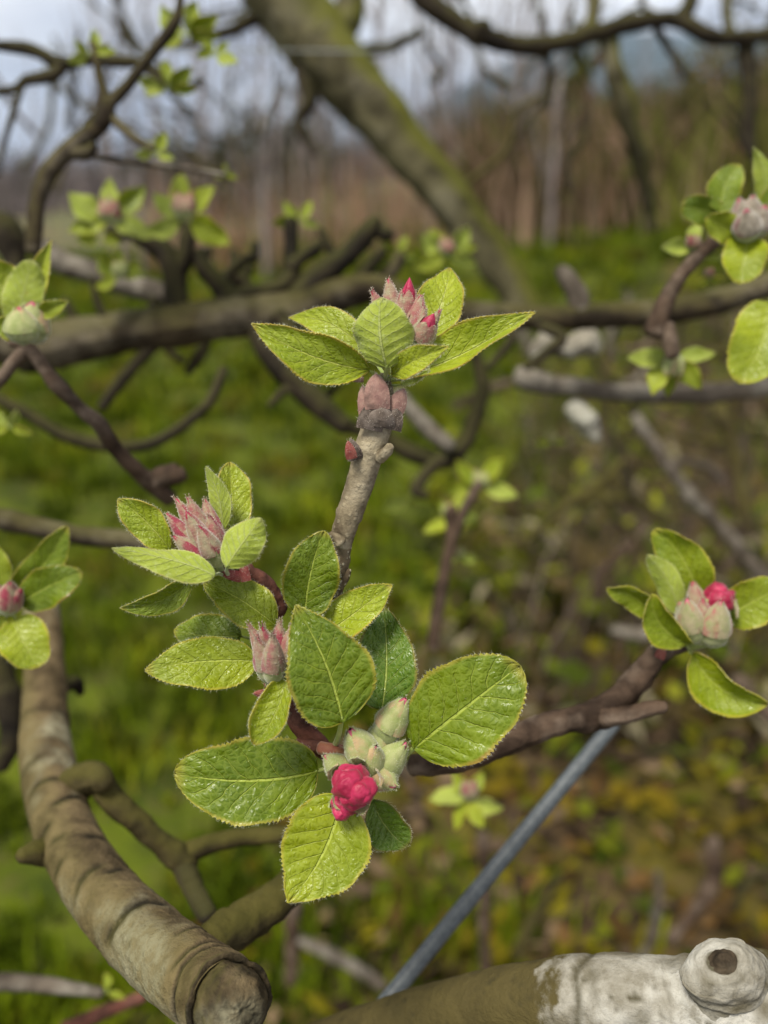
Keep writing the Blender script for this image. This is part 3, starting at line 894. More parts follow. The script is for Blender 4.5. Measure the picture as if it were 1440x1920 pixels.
bd(low, (668, 1452, -1), (662, 1488, -15), 43, 'magenta', flare=0.5, root=(672, 1440, 3), pet_frac=1.0, lobes=1.5, sep_len=0.62, seed=207, label="crinkled magenta bud")
bd(low, (658, 1482, -2), (640, 1530, -11), 27, 'magenta', flare=0.3, root=(672, 1440, 3), lobes=1.0, sep_len=0.55, seed=208)
twig(low, fgp([(560, 1395, 7), (600, 1402, 4), (650, 1412, 2), (680, 1432, 2)]), [13, 12, 12, 9], 'twig_red', 'bud_stem', 0.06, 420, 24, 14)
tube_m = MB()
tube(tube_m, [fg(600, 1402, 0), fg(640, 1412, -1), fg(672, 1436, 0)], [pxm(13, .185), pxm(12, .185), pxm(8, .185)], 16, 10)
tube_m.build("flower_stalk", [M['petiole_red']], low)

# ================================================================== NEAR CLUSTERS, SLIGHTLY SOFT
G_NEAR = "softly blurred blossom clusters around the sharp one"


def cluster(name, origin, label, dep, leaves, buds, group=G_NEAR, cat="blossom cluster", res=(44, 12), fuzz=0.35, budfuzz=0.4, root=None):
    t = thing(name, at(origin[0], origin[1], dep), label, cat, group)
    rt = at(origin[0], origin[1], dep)
    for k, l in enumerate(leaves):
        bx, by, bz, tx, ty, tz, w = l[:7]
        kw = dict(l[7]) if len(l) > 7 else {}
        kw.setdefault('mats', ('leaf_gold', 'under'))
        kw.setdefault('seed', int(origin[0] * 7 + origin[1] + k * 31))
        leaf(t, at(bx, by, dep + bz / 1000), at(tx, ty, dep + tz / 1000), pxm(w, dep), root=rt, nv=res[0], nu=res[1], fuzz=fuzz, teeth=26, **kw)
    for k, b in enumerate(buds):
        bx, by, bz, tx, ty, tz, r, st = b[:8]
        bud(t, at(bx, by, dep + bz / 1000), at(tx, ty, dep + tz / 1000), pxm(r, dep), st, seed=int(origin[0] + k * 17), flare=0.1, fuzz=budfuzz, root=rt,
            lobes=1.3 if st == 'open' else 0.0, sep_len=0.62 if st == 'open' else 1.0)
    return t


LG = {'mats': ('leaf', 'under')}
LU = {'mats': ('leaf', 'under'), 'under': True}
rc = cluster("apple_blossom_cluster", (1290, 1215), "right cluster of cupped bright leaves with one magenta-tipped bud on a brown spur", 0.232,
             [(1310, 1130, 6, 1228, 994, 4, 92, {'mats': ('leaf', 'under'), 'fold': 0.3, 'side': 0.10, 'roll': -10, 'tipp': 0.5}),
              (1272, 1150, 0, 1214, 1040, -2, 52, {'mats': ('leaf', 'under'), 'under': True, 'fold': -0.4, 'side': 0.08, 'tipp': 0.6}),
              (1222, 1150, 0, 1138, 1102, -3, 52, {'mats': ('leaf', 'under'), 'fold': 0.35, 'side': 0.1, 'roll': -25, 'tipp': 0.6}),
              (1290, 1208, -6, 1222, 1116, -9, 66, {'mats': ('leaf', 'under'), 'fold': 0.5, 'side': -0.16, 'roll': -10, 'tipp': 0.5, 'roll_edge': 0.3}),
              (1360, 1160, 2, 1475, 1098, -4, 92, {'mats': ('leaf', 'under'), 'fold': 0.2, 'roll': 10, 'tipp': 0.55, 'side': -0.03}),
              (1298, 1226, -2, 1440, 1322, -8, 82, {'mats': ('leaf', 'under'), 'fold': 0.5, 'side': 0.16, 'roll': 20, 'tipp': 0.6, 'roll_edge': 0.4})],
             [(1340, 1172, 2, 1352, 1098, -4, 34, 'open'), (1318, 1178, 2, 1298, 1090, 0, 22, 'pink'), (1300, 1200, -4, 1288, 1122, -9, 25, 'cream'),
              (1334, 1206, -5, 1352, 1128, -11, 27, 'cream'), (1316, 1205, -4, 1318, 1122, -8, 20, 'pink'), (1296, 1190, 1, 1274, 1128, -2, 19, 'cream')])
cluster("apple_blossom_cluster", (45, 640), "pale upright leaves and one round green bud at the left edge above a forked twig", 0.245,
        [(30, 610, 2, 60, 488, 0, 80, {'mats': ('leaf_gold', 'under'), 'under': True, 'cup': -0.3, 'tipp': 0.5, 'roll': -10}),
         (65, 590, 4, 97, 450, 2, 40, {'mats': ('leaf_gold', 'under'), 'fold': 0.5, 'side': -0.06}),
         (70, 590, -2, 125, 566, -4, 34, {'mats': ('leaf', 'under'), 'fold': 0.4}),
         (30, 560, 4, -40, 500, 0, 90, {'mats': ('leaf_gold', 'under'), 'tipp': 0.5}),
         (45, 630, -4, -20, 600, -8, 44, {'mats': ('leaf', 'under'), 'fold': 0.4})],
        [(50, 640, 0, 62, 565, -3, 34, 'green'), (45, 640, -4, 35, 575, -8, 30, 'green'), (60, 640, 2, 85, 580, 2, 22, 'green')])
cluster("apple_blossom_cluster", (15, 1135), "bright leaves round a small dusty pink bud, cut by the left edge", 0.24,
        [(28, 1110, 0, 124, 990, -3, 66, {'mats': ('leaf_dark', 'under'), 'fold': 0.25, 'side': 0.06, 'tipp': 0.6}),
         (40, 1130, -2, 152, 1074, -5, 78, {'mats': ('leaf_dark', 'under'), 'fold': 0.2, 'side': -0.03, 'tipp': 0.62}),
         (30, 1160, -4, 74, 1250, -8, 92, {'mats': ('leaf', 'under'), 'fold': 0.2, 'tipp': 0.45, 'side': 0.05}),
         (10, 1160, -2, -14, 1225, -4, 60, {'mats': ('leaf', 'under')}),
         (5, 1100, 2, -10, 1020, 0, 44, {'mats': ('leaf', 'under')})],
        [(15, 1145, -2, 20, 1092, -9, 22, 'pink'), (10, 1145, -2, 40, 1105, -8, 18, 'pink'), (8, 1145, 0, -4, 1098, -6, 20, 'pink')])
cluster("apple_blossom_cluster", (1395, 440), "round glossy leaves around a grey downy bud ball at the upper right edge", 0.262,
        [(1352, 400, 0, 1385, 305, -2, 66, {'mats': ('leaf_dark', 'under'), 'fold': 0.3, 'side': -0.1, 'tipp': 0.55}),
         (1360, 405, 2, 1278, 385, 0, 56, {'mats': ('leaf_dark', 'under'), 'tipp': 0.42, 'mx': 0.55}),
         (1385, 440, -4, 1328, 410, -8, 56, {'mats': ('leaf', 'under'), 'tipp': 0.5}),
         (1402, 446, -4, 1388, 530, -8, 82, {'mats': ('leaf', 'under'), 'tipp': 0.42, 'fold': 0.25}),
         (1430, 400, 4, 1412, 276, 0, 42, {'mats': ('leaf', 'under'), 'under': True, 'side': 0.1, 'fold': -0.3}),
         (1430, 420, 0, 1500, 340, 0, 80, {'mats': ('leaf_dark', 'under')})],
        [(1400, 440, 0, 1385, 372, -6, 24, 'grey'), (1405, 440, 0, 1412, 366, -6, 24, 'grey'), (1410, 440, 0, 1436, 385, -6, 24, 'grey'), (1402, 445, -4, 1400, 392, -12, 24, 'grey')])
cluster("hanging_leaf", (1446, 560), "large lone bright leaf hanging in from the right edge below the grey bud ball", 0.25,
        [(1448, 568, 0, 1388, 716, -2, 120, {'mats': ('leaf', 'under'), 'side': -0.06, 'fold': 0.2, 'tipp': 0.5})], [], cat="leaf", group=None)

# ---- the spur carrying the right cluster
sp = twig(None, [(775, 1436, .215), (860, 1424, .222), (945, 1392, .225), (1010, 1366, .228), (1070, 1350, .231), (1125, 1338, .233), (1165, 1305, .233), (1205, 1262, .232), (1240, 1222, .232), (1290, 1212, .232)],
          [20, 24, 26, 25, 24, 30, 27, 24, 20, 9], 'twig_brown', 'blossom_spur', 0.16, 260, 90, 18)
tag(sp, "crooked brown spur reaching right behind the sharp leaves with a short broken stub", "twig")
twig(sp, [(1130, 1345, .230), (1180, 1340, .228), (1215, 1330, .227), (1247, 1324, .227)], [20, 16, 15, 10], 'twig_brown', 'stub', 0.18, 300, 24, 14)
scale_leaf(sp, (1236, 1234, 44), (1246, 1206, 43), 24, 'scale_red', seed=91)

# ---- thick pruned limb, lower left
lm_pts = [(78, 1120, .34), (82, 1200, .325), (84, 1290, .31), (86, 1400, .288), (104, 1500, .265), (140, 1594, .243), (200, 1684, .222), (292, 1778, .200), (366, 1836, .186), (424, 1876, .177)]
lm_rad = [31, 34, 39, 48, 53, 57, 64, 72, 77, 76]
LP = [at(*p) for p in lm_pts]
LR = [pxm(q, p[2]) for q, p in zip(lm_rad, lm_pts)]
crk = [(0.30, 0.2, 2.2, .4), (0.39, 1.2, 0.8, .6), (0.455, 0.7, 0.9, .9), (0.50, -0.1, 1.0, 1), (0.525, 1.5, 0.7, .9), (0.56, 1.0, 0.45, .8), (0.585, -0.2, .6, 1), (0.61, 1.5, .55, .8), (0.66, 0.9, 0.7, 1.0), (0.675, 0.1, .5, 0.8), (0.755, 0.7, 1.2, 1.1), (0.85, -0.1, .7, .6), (0.915, 0.3, 1.0, .9), (0.94, 0.8, 3.2, 1.1)]


def crack(t, a):
    q = 0
    for c, ac, aw, st in crk:
        da = (a - ac - CR0 + math.pi) % (2 * math.pi) - math.pi
        cc = c + 0.007 * math.sin(a + c * 40) + 0.0022 * math.sin(4 * a + c * 90) + 0.001 * math.sin(11 * a + c * 50)
        m_ = min(1, max(0, (aw - abs(da)) * 3))
        q = max(q, st * m_ * math.exp(-((t - cc) / 0.0052) ** 2))
    return q


CR0 = 0.0
mb = MB()
n_, sg_ = 260, 48
PR = spline(np.hstack([np.array(LP), np.array(LR)[:, None]]), n_)
T_, N_, B_ = frames(PR[:, :3])
# angle at which the limb faces the camera
vc = nrm(CAMP - PR[n_ // 2, :3])
CR0 = math.atan2(np.dot(vc, B_[n_ // 2]), np.dot(vc, N_[n_ // 2])) - 0.6
V, UV, Fc, TN = [], [], [], []
for i in range(n_):
    t = i / (n_ - 1)
    for j in range(sg_ + 1):
        a = 2 * math.pi * j / sg_
        d = N_[i] * math.cos(a) + B_[i] * math.sin(a)
        q = crack(t, a % (2 * math.pi))
        p = PR[i, :3] + d * PR[i, 3]
        rr = PR[i, 3] * (1 + 0.030 * fbm(p, 42, 2) + 0.032 * fbm(p, 95) + 0.022 * fbm(p, 500) - 0.075 * q + 0.03 * math.exp(-((t - 0.97) / 0.02) ** 2))
        V.append(PR[i, :3] + d * rr); UV.append((a / 6.2832, t)); TN.append((min(1, q * 1.4), 0, 0))
for i in range(n_ - 1):
    for j in range(sg_):
        w = sg_ + 1
        Fc.append((i * w + j, i * w + j + 1, (i + 1) * w + j + 1, (i + 1) * w + j))
mb.add(V, Fc, UV, 0, TN)
limb = mb.build("pruned_limb", [M['limb']], None, LP[-1], tint=True)
tag(limb, "thick tan limb with dark ring cracks and a blunt callused end, bottom left", "branch")
# callused end: dark collar, then a rounded plug with a star of cracks
mb = MB(); V, UV, Fc, TN = [], [], [], []
Pe, Te, Ne, Be, Re = PR[-1, :3], nrm(nrm(T_[-1]) + 0.45 * nrm(CAMP - PR[-1, :3])), N_[-1], B_[-1], PR[-1, 3]
Ne = nrm(Ne - Te * np.dot(Ne, Te)); Be = np.cross(Te, Ne)
prof = [(0.0, 1.0, 0.2), (0.10, 1.09, 0.6), (0.2, 1.08, 1.0), (0.20, 0.97, 1.0), (0.12, 0.90, 1.0), (0.26, 0.88, 0.8), (0.48, 0.85, 0.1), (0.70, 0.77, 0), (0.88, 0.63, 0), (0.98, 0.46, 0), (1.01, 0.3, 0), (0.99, 0.17, .0), (0.92, 0.07, .5), (0.88, 0.0, .9)]
prof = spline(prof, 60)
for i, (h, r, c) in enumerate(prof):
    for j in range(65):
        a = 2 * math.pi * j / 64
        st = 0
        if r < 0.62:
            st = max(0, 1 - abs(((a * 7 / 6.2832 + 0.35 * math.sin(5 * a) + 0.4 * r) % 1) - 0.5) * 7) * min(1, r * 7) * (1 - (r / 0.62) ** 2)
        d = Ne * math.cos(a) + Be * math.sin(a)
        p = Pe + (d * max(r, 0.0) * (1 + 0.04 * math.sin(3 * a)) + Te * (h - 0.03 * st + 0.03 * math.sin(2 * a + 1) * r)) * Re
        p = p + (p - Pe) * (0.07 * fbm(p, 200) + 0.03 * fbm(p, 700))
        V.append(p); UV.append((a / 6.28, h)); TN.append((min(1, max(c * (0.75 + 0.5 * fbm(p, 300)), 0.9 * st, 0.50 + 0.6 * fbm(p, 260))), 0, 0))
for i in range(len(prof) - 1):
    for j in range(64):
        Fc.append((i * 65 + j, i * 65 + j + 1, (i + 1) * 65 + j + 1, (i + 1) * 65 + j))
mb.add(V, Fc, UV, 0, TN)
mb.build("callused_end", [M['limb']], limb, Pe, tint=True)
twig(limb, [(110, 1490, .268), (160, 1462, .262), (185, 1456, .258), (196, 1475, .258)], [40, 32, 27, 20], 'bark_olive', 'knob', 0.14, 200, 24, 16)
twig(limb, [(188, 1470, .262), (225, 1512, .262), (262, 1545, .264), (300, 1580, .266), (342, 1612, .268), (352, 1630, .268)], [26, 24, 22, 22, 26, 24], 'bark_olive', 'side_branch', 0.16, 200, 50, 16)
twig(limb, [(335, 1618, .268), (372, 1590, .27), (430, 1574, .272), (480, 1568, .274), (560, 1562, .276)], [24, 19, 17, 16, 14], 'bark_olive', 'side_branch', 0.12, 200, 40, 14)
twig(limb, [(340, 1612, .268), (365, 1670, .264), (392, 1720, .258)], [24, 20, 18], 'bark_dark', 'side_branch', 0.15, 200, 24, 14)
twig(limb, [(395, 1770, .215), (440, 1740, .222), (495, 1705, .228), (540, 1665, .234), (575, 1600, .24)], [38, 40, 36, 33, 28], 'bark_olive', 'side_branch', 0.14, 200, 40, 20)
twig(limb, [(120, 1600, .245), (70, 1598, .24), (38, 1604, .236)], [28, 24, 15], 'bark_olive', 'stub', 0.16, 200, 20, 14)
twig(limb, [(110, 1290, .312), (140, 1280, .318), (152, 1300, .32)], [16, 14, 8], 'bark_dark', 'stub', 0.14, 200, 16, 12)

# ---- whitish branch, lower right
wb = [(560, 1985, .235), (700, 1940, .226), (830, 1905, .216), (950, 1885, .205), (1060, 1880, .197), (1160, 1880, .192), (1280, 1890, .188), (1400, 1905, .184), (1520, 1925, .18)]
wr = [50, 54, 60, 68, 78, 84, 84, 86, 90]
WP = [at(*p) for p in wb]; WR = [pxm(q, p[2]) for q, p in zip(wr, wb)]
kb, kt = at(1374, 1915, .186), at(1356, 1806, .177)
ka = nrm(nrm(kt - kb) + 0.50 * nrm(CAMP - kb)); kb = kt - ka * np.linalg.norm(kt - kb)
k1 = nrm(np.cross(ka, AZ)); k2 = np.cross(ka, k1)
KL = np.linalg.norm(kt - kb); KR = pxm(57, .18)
KQ = kb + ka * KL * 0.5
PR = spline(np.hstack([np.array(WP), np.array(WR)[:, None]]), 300)
T_, N_, B_ = frames(PR[:, :3])
mb = MB(); V, UV, Fc, TN = [], [], [], []
n_ = len(PR); sg_ = 56
up_ = nrm(0.75 * AY - 0.66 * AZ)
for i in range(n_):
    t = i / (n_ - 1)
    for j in range(sg_ + 1):
        a = 2 * math.pi * j / sg_
        d = N_[i] * math.cos(a) + B_[i] * math.sin(a)
        p = PR[i, :3] + d * PR[i, 3]
        tongue = (t - 0.47) * 7.5 - 0.62 * (1 - np.dot(d, up_)) + 0.40 * fbm(p, 170, 4)
        wq = min(1.0, max(0.0, tongue * 1.5 + 0.4))
        q = math.exp(-((t - 0.565 - 0.010 * math.sin(2 * a) - 0.006 * math.sin(5 * a)) / 0.009) ** 2) * 0.9
        q = max(q, max(0, fbm(p * np.array([0.45, 1, 1]), 420, 3) - 0.36) * 2.2)
        q = max(q, 0.5 * min(1, max(0, (fbm(p, 110, 2) - 0.42) * 4)))
        rr = PR[i, 3] * (1.0 + 0.028 * fbm(p, 90) + 0.010 * fbm(p, 600) + 0.01 * wq - 0.04 * min(q, 1))
        sw = np.linalg.norm(p - KQ) / KR
        rr *= 1 + 0.34 * math.exp(-(sw / 1.35) ** 2) + 0.03 * math.sin(sw * 9) * math.exp(-((sw - 1.5) / 0.5) ** 2)
        if 1.0 < sw < 2.1: q = max(q, 0.55 * max(0, math.sin(sw * 9 + 3 * fbm(p, 150)) - 0.3) * (0.6 + 0.8 * fbm(p, 300)))
        V.append(PR[i, :3] + d * rr); UV.append((a / 6.28, t)); TN.append((min(1, q), wq, 0))
for i in range(n_ - 1):
    for j in range(sg_):
        w = sg_ + 1
        Fc.append((i * w + j, i * w + j + 1, (i + 1) * w + j + 1, (i + 1) * w + j))
mb.add(V, Fc, UV, 0, TN)
wbr = mb.build("lichened_branch", [M['bark_white']], None, WP[0], tint=True)
tag(wbr, "branch bleached nearly white with a ringed knot in the bottom right corner", "branch")
# knot: a stub with swollen rings and a dark oval scar on top
mb = MB(); V, UV, Fc, TN = [], [], [], []
prof = spline([(0.05, 2.2, 0.0), (0.25, 1.80, 0.2), (0.38, 1.52, 0.7), (0.44, 1.48, .4), (0.52, 1.30, 0.9), (0.58, 1.30, 0.3), (0.66, 1.16, 0.75), (0.72, 1.19, 0.1), (0.79, 1.10, 0.5), (0.84, 1.10, 0), (0.92, 1.00, 0), (0.985, 0.86, 0.0), (1.015, 0.74, 0.45), (1.03, 0.66, 0.0), (1.05, 0.52, 0.2), (1.04, 0.42, 1), (1.04, 0.2, 1), (1.04, 0, 1)], 110)
for i, (h, r, c) in enumerate(prof):
    for j in range(65):
        a = 2 * math.pi * j / 64
        d = k1 * math.cos(a) * 1.08 + k2 * math.sin(a) * (0.86 if r < 0.7 else 0.95)
        p = kb + ka * KL * (h + 0.05 * math.sin(2 * a + 0.6) * (1 if h < 0.9 else 0.2)) + d * KR * max(r, 0)
        p = p + nrm(d) * KR * (0.20 * fbm(p, 110, 2) + 0.07 * fbm(p, 420)) * min(1, r * 2)
        p = p + k1 * KR * 0.30 * max(0, math.cos(a)) ** 3 * (1 if r > 0.6 else 0.2) * math.exp(-((h - 0.9) / 0.10) ** 2)
        V.append(p); UV.append((a / 6.28, h)); TN.append((min(1, max(0, c * (0.8 + 0.9 * fbm(p, 420)))) if r > 0.62 else min(1, c * 1.1), 1.0 if h > 0.66 else max(0.3, 1 - (0.66 - h) * 2.2), 0))
for i in range(len(prof) - 1):
    for j in range(64):
        Fc.append((i * 65 + j, i * 65 + j + 1, (i + 1) * 65 + j + 1, (i + 1) * 65 + j))
mb.add(V, Fc, UV, 0, TN)
kn = mb.build("knot", [M['bark_white']], wbr, kb, tint=True)
mb = MB(); V, Fc = [], []
for i in range(16):
    r = 0.50 * (1 - i / 15.0)
    for j in range(48):
        a = 2 * math.pi * j / 48
        p = kb + ka * KL * (1.035 + 0.055 * (1 - (r / 0.5) ** 3) - 0.020 * math.exp(-((r - 0.32) / 0.05) ** 2)) + (k1 * math.cos(a) * 1.08 + k2 * math.sin(a) * 0.84) * KR * r
        p = p + ka * KR * 0.07 * fbm(p, 480) + k1 * KR * 0.05 * math.sin(3 * a) * r
        V.append(p)
for i in range(15):
    for j in range(48):
        Fc.append((i * 48 + j, i * 48 + (j + 1) % 48, (i + 1) * 48 + (j + 1) % 48, (i + 1) * 48 + j))
mb.add(V, Fc)
mb.build("scar", [M['scar_wood']], kn, kb + ka * KL)

# ---- coated wire
mb = MB(); tube(mb, [at(620, 2005, .235), at(690, 1920, .24), at(910, 1650, .262), at(1128, 1384, .282), at(1150, 1357, .284)], [pxm(15, .26)] * 5, 40, 14)
wire = mb.build("support_wire", [M['wire']], None)
tag(wire, "straight blue-grey coated wire slanting up from the bottom edge to the brown spur", "wire")

# ================================================================== BLURRED BRANCHES BEHIND
def branch(name, pts, rads, m, label, kids=(), rough=0.13, rsc=90, n=70, seg=16, cat="branch", group=None):
    o = twig(None, pts, rads, m, name, rough, rsc, n, seg)
    tag(o, label, cat, group)
    for k in kids:
        kp, kr, km = k[:3]
        twig(o, kp, kr, km, k[3] if len(k) > 3 else 'side_branch', rough, rsc, 30, 12)
    return o


def dd(d, l): return [(x, y, d + (z if z else 0)) for x, y, z in [(*q, 0)[:3] for q in l]]


branch("apple_twig", dd(.262, [(20, 640), (50, 648, 0), (82, 690), (110, 724), (150, 765, .005), (186, 796, .008), (215, 840, .014), (245, 872, .018), (285, 908, .025), (320, 935, .03)]),
       [10, 13, 13, 15, 13, 16, 14, 15, 17, 16], 'twig_brown', "thin brown forked twig sloping down from the left edge cluster to a short stub",
       [(dd(.262, [(55, 650), (25, 680), (0, 712), (-40, 750)]), [13, 12, 12, 11], 'twig_brown'),
        (dd(.287, [(285, 908), (300, 895), (335, 888), (342, 884)]), [17, 20, 20, 12], 'twig_brown', 'stub'),
        (dd(.262, [(48, 650), (45, 640), (50, 620)]), [13, 14, 10], 'twig_brown')], 0.10, 200, cat="twig")

SPURS = []
_r = np.random.default_rng(12)
for bx, by, tx, ty in ((215, 620, 170, 520), (330, 560, 395, 470), (300, 480, 345, 415), (395, 590, 470, 500), (470, 580, 440, 470), (545, 500, 600, 455), (620, 505, 600, 430), (680, 455, 730, 430),
                       (650, 545, 720, 470), (245, 625, 285, 560), (150, 640, 120, 560), (520, 590, 560, 640), (400, 610, 350, 700), (330, 610, 345, 680), (580, 585, 520, 520), (420, 520, 480, 455),
                       (240, 440, 200, 430), (560, 720, 505, 760), (600, 760, 640, 720), (830, 860, 800, 930), (715, 815, 690, 760), (1005, 600, 985, 690), (930, 590, 915, 690)):
    mx_, my_ = (bx + tx) / 2 + _r.normal() * 22, (by + ty) / 2 + _r.normal() * 16
    q_ = _r.uniform(0.7, 1.15)
    SPURS.append((dd(.42 + _r.uniform(-.015, .05), [(bx, by), ((bx + mx_) / 2 + _r.normal() * 10, (by + my_) / 2 + _r.normal() * 8), (mx_, my_), (tx, ty)]), [16 * q_, 12 * q_, 13 * q_, 8 * q_], 'bark_dark', 'spur'))
branch("trained_branch", dd(.42, [(-80, 600), (40, 655), (90, 652), (200, 628), (300, 614), (400, 600), (480, 592), (560, 580), (625, 556), (700, 540), (770, 560), (870, 582), (1000, 597), (1150, 592), (1240, 586), (1330, 570), (1440, 536), (1560, 500)]),
       [40, 42, 44, 42, 40, 40, 36, 34, 30, 28, 23, 22, 23, 24, 26, 25, 24, 24], 'bark', "long thick horizontal trained branch crossing the whole picture behind the top shoot",
       [
        (dd(.42, [(335, 600), (330, 560), (322, 500), (300, 465), (262, 440), (240, 418)]), [26, 24, 22, 20, 19, 14], 'bark_dark'),
        (dd(.42, [(325, 520), (345, 480), (352, 440), (352, 420)]), [20, 16, 14, 10], 'bark_dark'),
        (dd(.42, [(440, 590), (415, 540), (385, 505), (375, 470)]), [22, 20, 18, 12], 'bark_dark'),
        (dd(.42, [(430, 560), (470, 548), (515, 540), (545, 520), (546, 470), (545, 412)]), [16, 15, 16, 18, 15, 13], 'bark_dark'),
        (dd(.42, [(540, 585), (585, 530), (625, 498), (660, 470), (690, 432), (706, 412)]), [24, 24, 22, 20, 19, 14], 'bark_dark'),
        (dd(.43, [(590, 580), (640, 545), (690, 535), (735, 505), (752, 480)]), [20, 18, 16, 14, 12], 'bark'),
        (dd(.42, [(480, 600), (510, 665), (560, 722), (600, 762), (650, 800)]), [26, 27, 26, 22, 18], 'bark_dark'),
        (dd(.46, [(650, 800), (715, 815), (765, 845), (830, 862), (872, 830), (890, 780), (905, 735), (900, 690), (880, 640)]), [14, 15, 17, 18, 16, 15, 14, 13, 12], 'bark_dark'),
        (dd(.45, [(745, 735), (775, 775), (815, 815), (845, 838)]), [14, 16, 17, 14], 'bark_grey'),
        (dd(.42, [(1085, 590), (1082, 555), (1062, 520), (1050, 505)]), [22, 20, 18, 14], 'bark_grey', 'stub'),
        (dd(.42, [(300, 630), (255, 680), (215, 730), (190, 765)]), [18, 13, 12, 10], 'bark_dark'),
        ] + SPURS + [
        (dd(.40, [(420, 690), (400, 740), (375, 772), (300, 825), (230, 838), (130, 820), (60, 780), (-10, 745)]), [10, 10, 11, 12, 13, 13, 12, 12], 'bark_dark')], 0.16, 55, 120)

branch("grey_branch", dd(.47, [(60, 455), (110, 490), (170, 510), (230, 532), (290, 548), (345, 560)]), [20, 22, 23, 22, 22, 18], 'bark_grey', "short pale grey branch above the thick horizontal one at left",
       [], 0.14, 60)
branch("grey_branch", dd(.47, [(540, 590), (590, 560), (640, 552), (700, 548), (740, 552)]), [18, 22, 22, 20, 14], 'bark_grey', "short pale grey branch lying just left of the top shoot's leaves", [], 0.14, 60)

br_spur = branch("brown_twig", dd(.30, [(1225, 625), (1236, 598), (1258, 545), (1290, 500), (1325, 465), (1362, 440), (1395, 425)]), [20, 19, 15, 14, 14, 13, 10], 'twig_brown',
                 "dark red-brown twig rising from the horizontal branch to the grey bud ball", [(dd(.30, [(1250, 610), (1256, 640), (1262, 668)]), [16, 15, 13], 'twig_brown')], 0.12, 150, cat="twig")

branch("lichened_twig", dd(.46, [(975, 690), (985, 712), (1030, 722), (1085, 728), (1150, 735), (1210, 738), (1330, 738), (1400, 730), (1500, 712)]),
       [10, 19, 19, 17, 16, 18, 18, 18, 18], 'bark_grey', "pale lichen-grey twig running right under the horizontal branch to the edge",
       [(dd(.48, [(1000, 668), (1030, 642), (1062, 655), (1098, 640), (1120, 660)]), [14, 26, 20, 26, 10], 'bark_lichen', 'lichen_patch')], 0.3, 70, cat="twig")
branch("lichened_stub", dd(.5, [(1070, 758), (1085, 775), (1105, 800), (1118, 825)]), [12, 19, 21, 10], 'bark_lichen', "whitish lichen-covered stub beneath the long pale lichen-grey twig", [], 0.4, 90, cat="stub")

branch("leaning_trunk", dd(.85, [(470, -160), (520, -30, 0), (580, 60), (640, 135), (700, 205), (760, 275), (820, 345), (870, 410), (915, 470), (955, 530), (985, 590)]),
       [66, 68, 66, 60, 53, 47, 43, 41, 38, 34, 30], 'bark_moss', "broad diagonal trunk with an olive mossy upper side, leaning down from top centre",
       [(dd(.85, [(600, 90), (570, 130), (580, 190), (560, 230), (590, 290)]), [30, 20, 16, 12, 7], 'bark_dark'),
        (dd(.85, [(560, 40), (500, 25), (440, 55), (390, 70), (330, 90)]), [26, 17, 12, 10, 7], 'bark_dark'),
        (dd(.85, [(640, 130), (690, 95), (730, 90), (790, 60)]), [22, 14, 11, 9], 'bark_dark'),
        (dd(.85, [(590, 60), (650, 40), (660, -30)]), [40, 30, 26], 'bark_moss')], 0.14, 40)

branch("mossy_branch", dd(.72, [(740, -60), (800, 0), (850, 38), (910, 68), (985, 86), (1060, 78), (1120, 60), (1200, 42), (1270, 38), (1330, 66), (1390, 70), (1460, 58), (1560, 40)]),
       [21, 21, 20, 20, 18, 17, 18, 16, 15, 15, 14, 15, 16], 'bark_dark', "dark mossy branch sagging across the top right against the sky",
       [(dd(.72, [(1092, 66), (1108, 40), (1112, 0), (1105, -50)]), [16, 14, 13, 12], 'bark_moss'),
        (dd(.72, [(1275, 36), (1295, 5), (1300, -50)]), [16, 15, 14], 'bark_dark'),
        (dd(.72, [(1372, 66), (1362, 30), (1362, -40)]), [11, 9, 9], 'bark_moss'),
        (dd(.73, [(1142, 72), (1150, 120), (1168, 180, .01), (1185, 240, .02), (1200, 300, .04), (1212, 360, .06), (1225, 430, .08)]), [19, 18, 20, 20, 17, 13, 11], 'bark_moss'),
        (dd(.73, [(1395, 70), (1405, 150), (1402, 230), (1410, 300)]), [16, 15, 13, 10], 'bark_dark'),
        (dd(.72, [(905, 68), (900, 60), (880, 75)]), [24, 26, 14], 'bark_dark', 'stub'),
        (dd(.73, [(1230, 50), (1265, 110), (1290, 150)]), [9, 7, 5], 'bark_dark'),
        (dd(.73, [(1010, 84), (1035, 140), (1030, 200)]), [7, 6, 4], 'bark_dark')], 0.2, 45, 110)

branch("apple_twig", dd(.36, [(62, 470), (64, 430), (70, 380), (90, 325), (125, 285), (160, 258), (195, 222), (202, 192)]), [15, 15, 16, 17, 17, 17, 17, 16], 'bark', "curved bare twig climbing at upper left and forking into thin leafy shoots",
       [(dd(.36, [(202, 192), (188, 150), (182, 112), (172, 80)]), [11, 9, 8, 7], 'bark'),
        (dd(.36, [(205, 195), (235, 165), (255, 140), (285, 100), (320, 55), (335, 20), (340, -30)]), [12, 11, 10, 10, 12, 9, 8], 'bark'),
        (dd(.36, [(205, 215), (235, 245), (265, 268), (290, 280)]), [9, 9, 8, 6], 'bark'),
        (dd(.36, [(130, 285), (165, 285), (176, 268)]), [14, 14, 8], 'bark', 'stub'),
        (dd(.37, [(165, 290), (220, 300), (320, 312), (420, 328)]), [6, 6, 6, 5], 'bark_grey')], 0.12, 80, cat="twig")
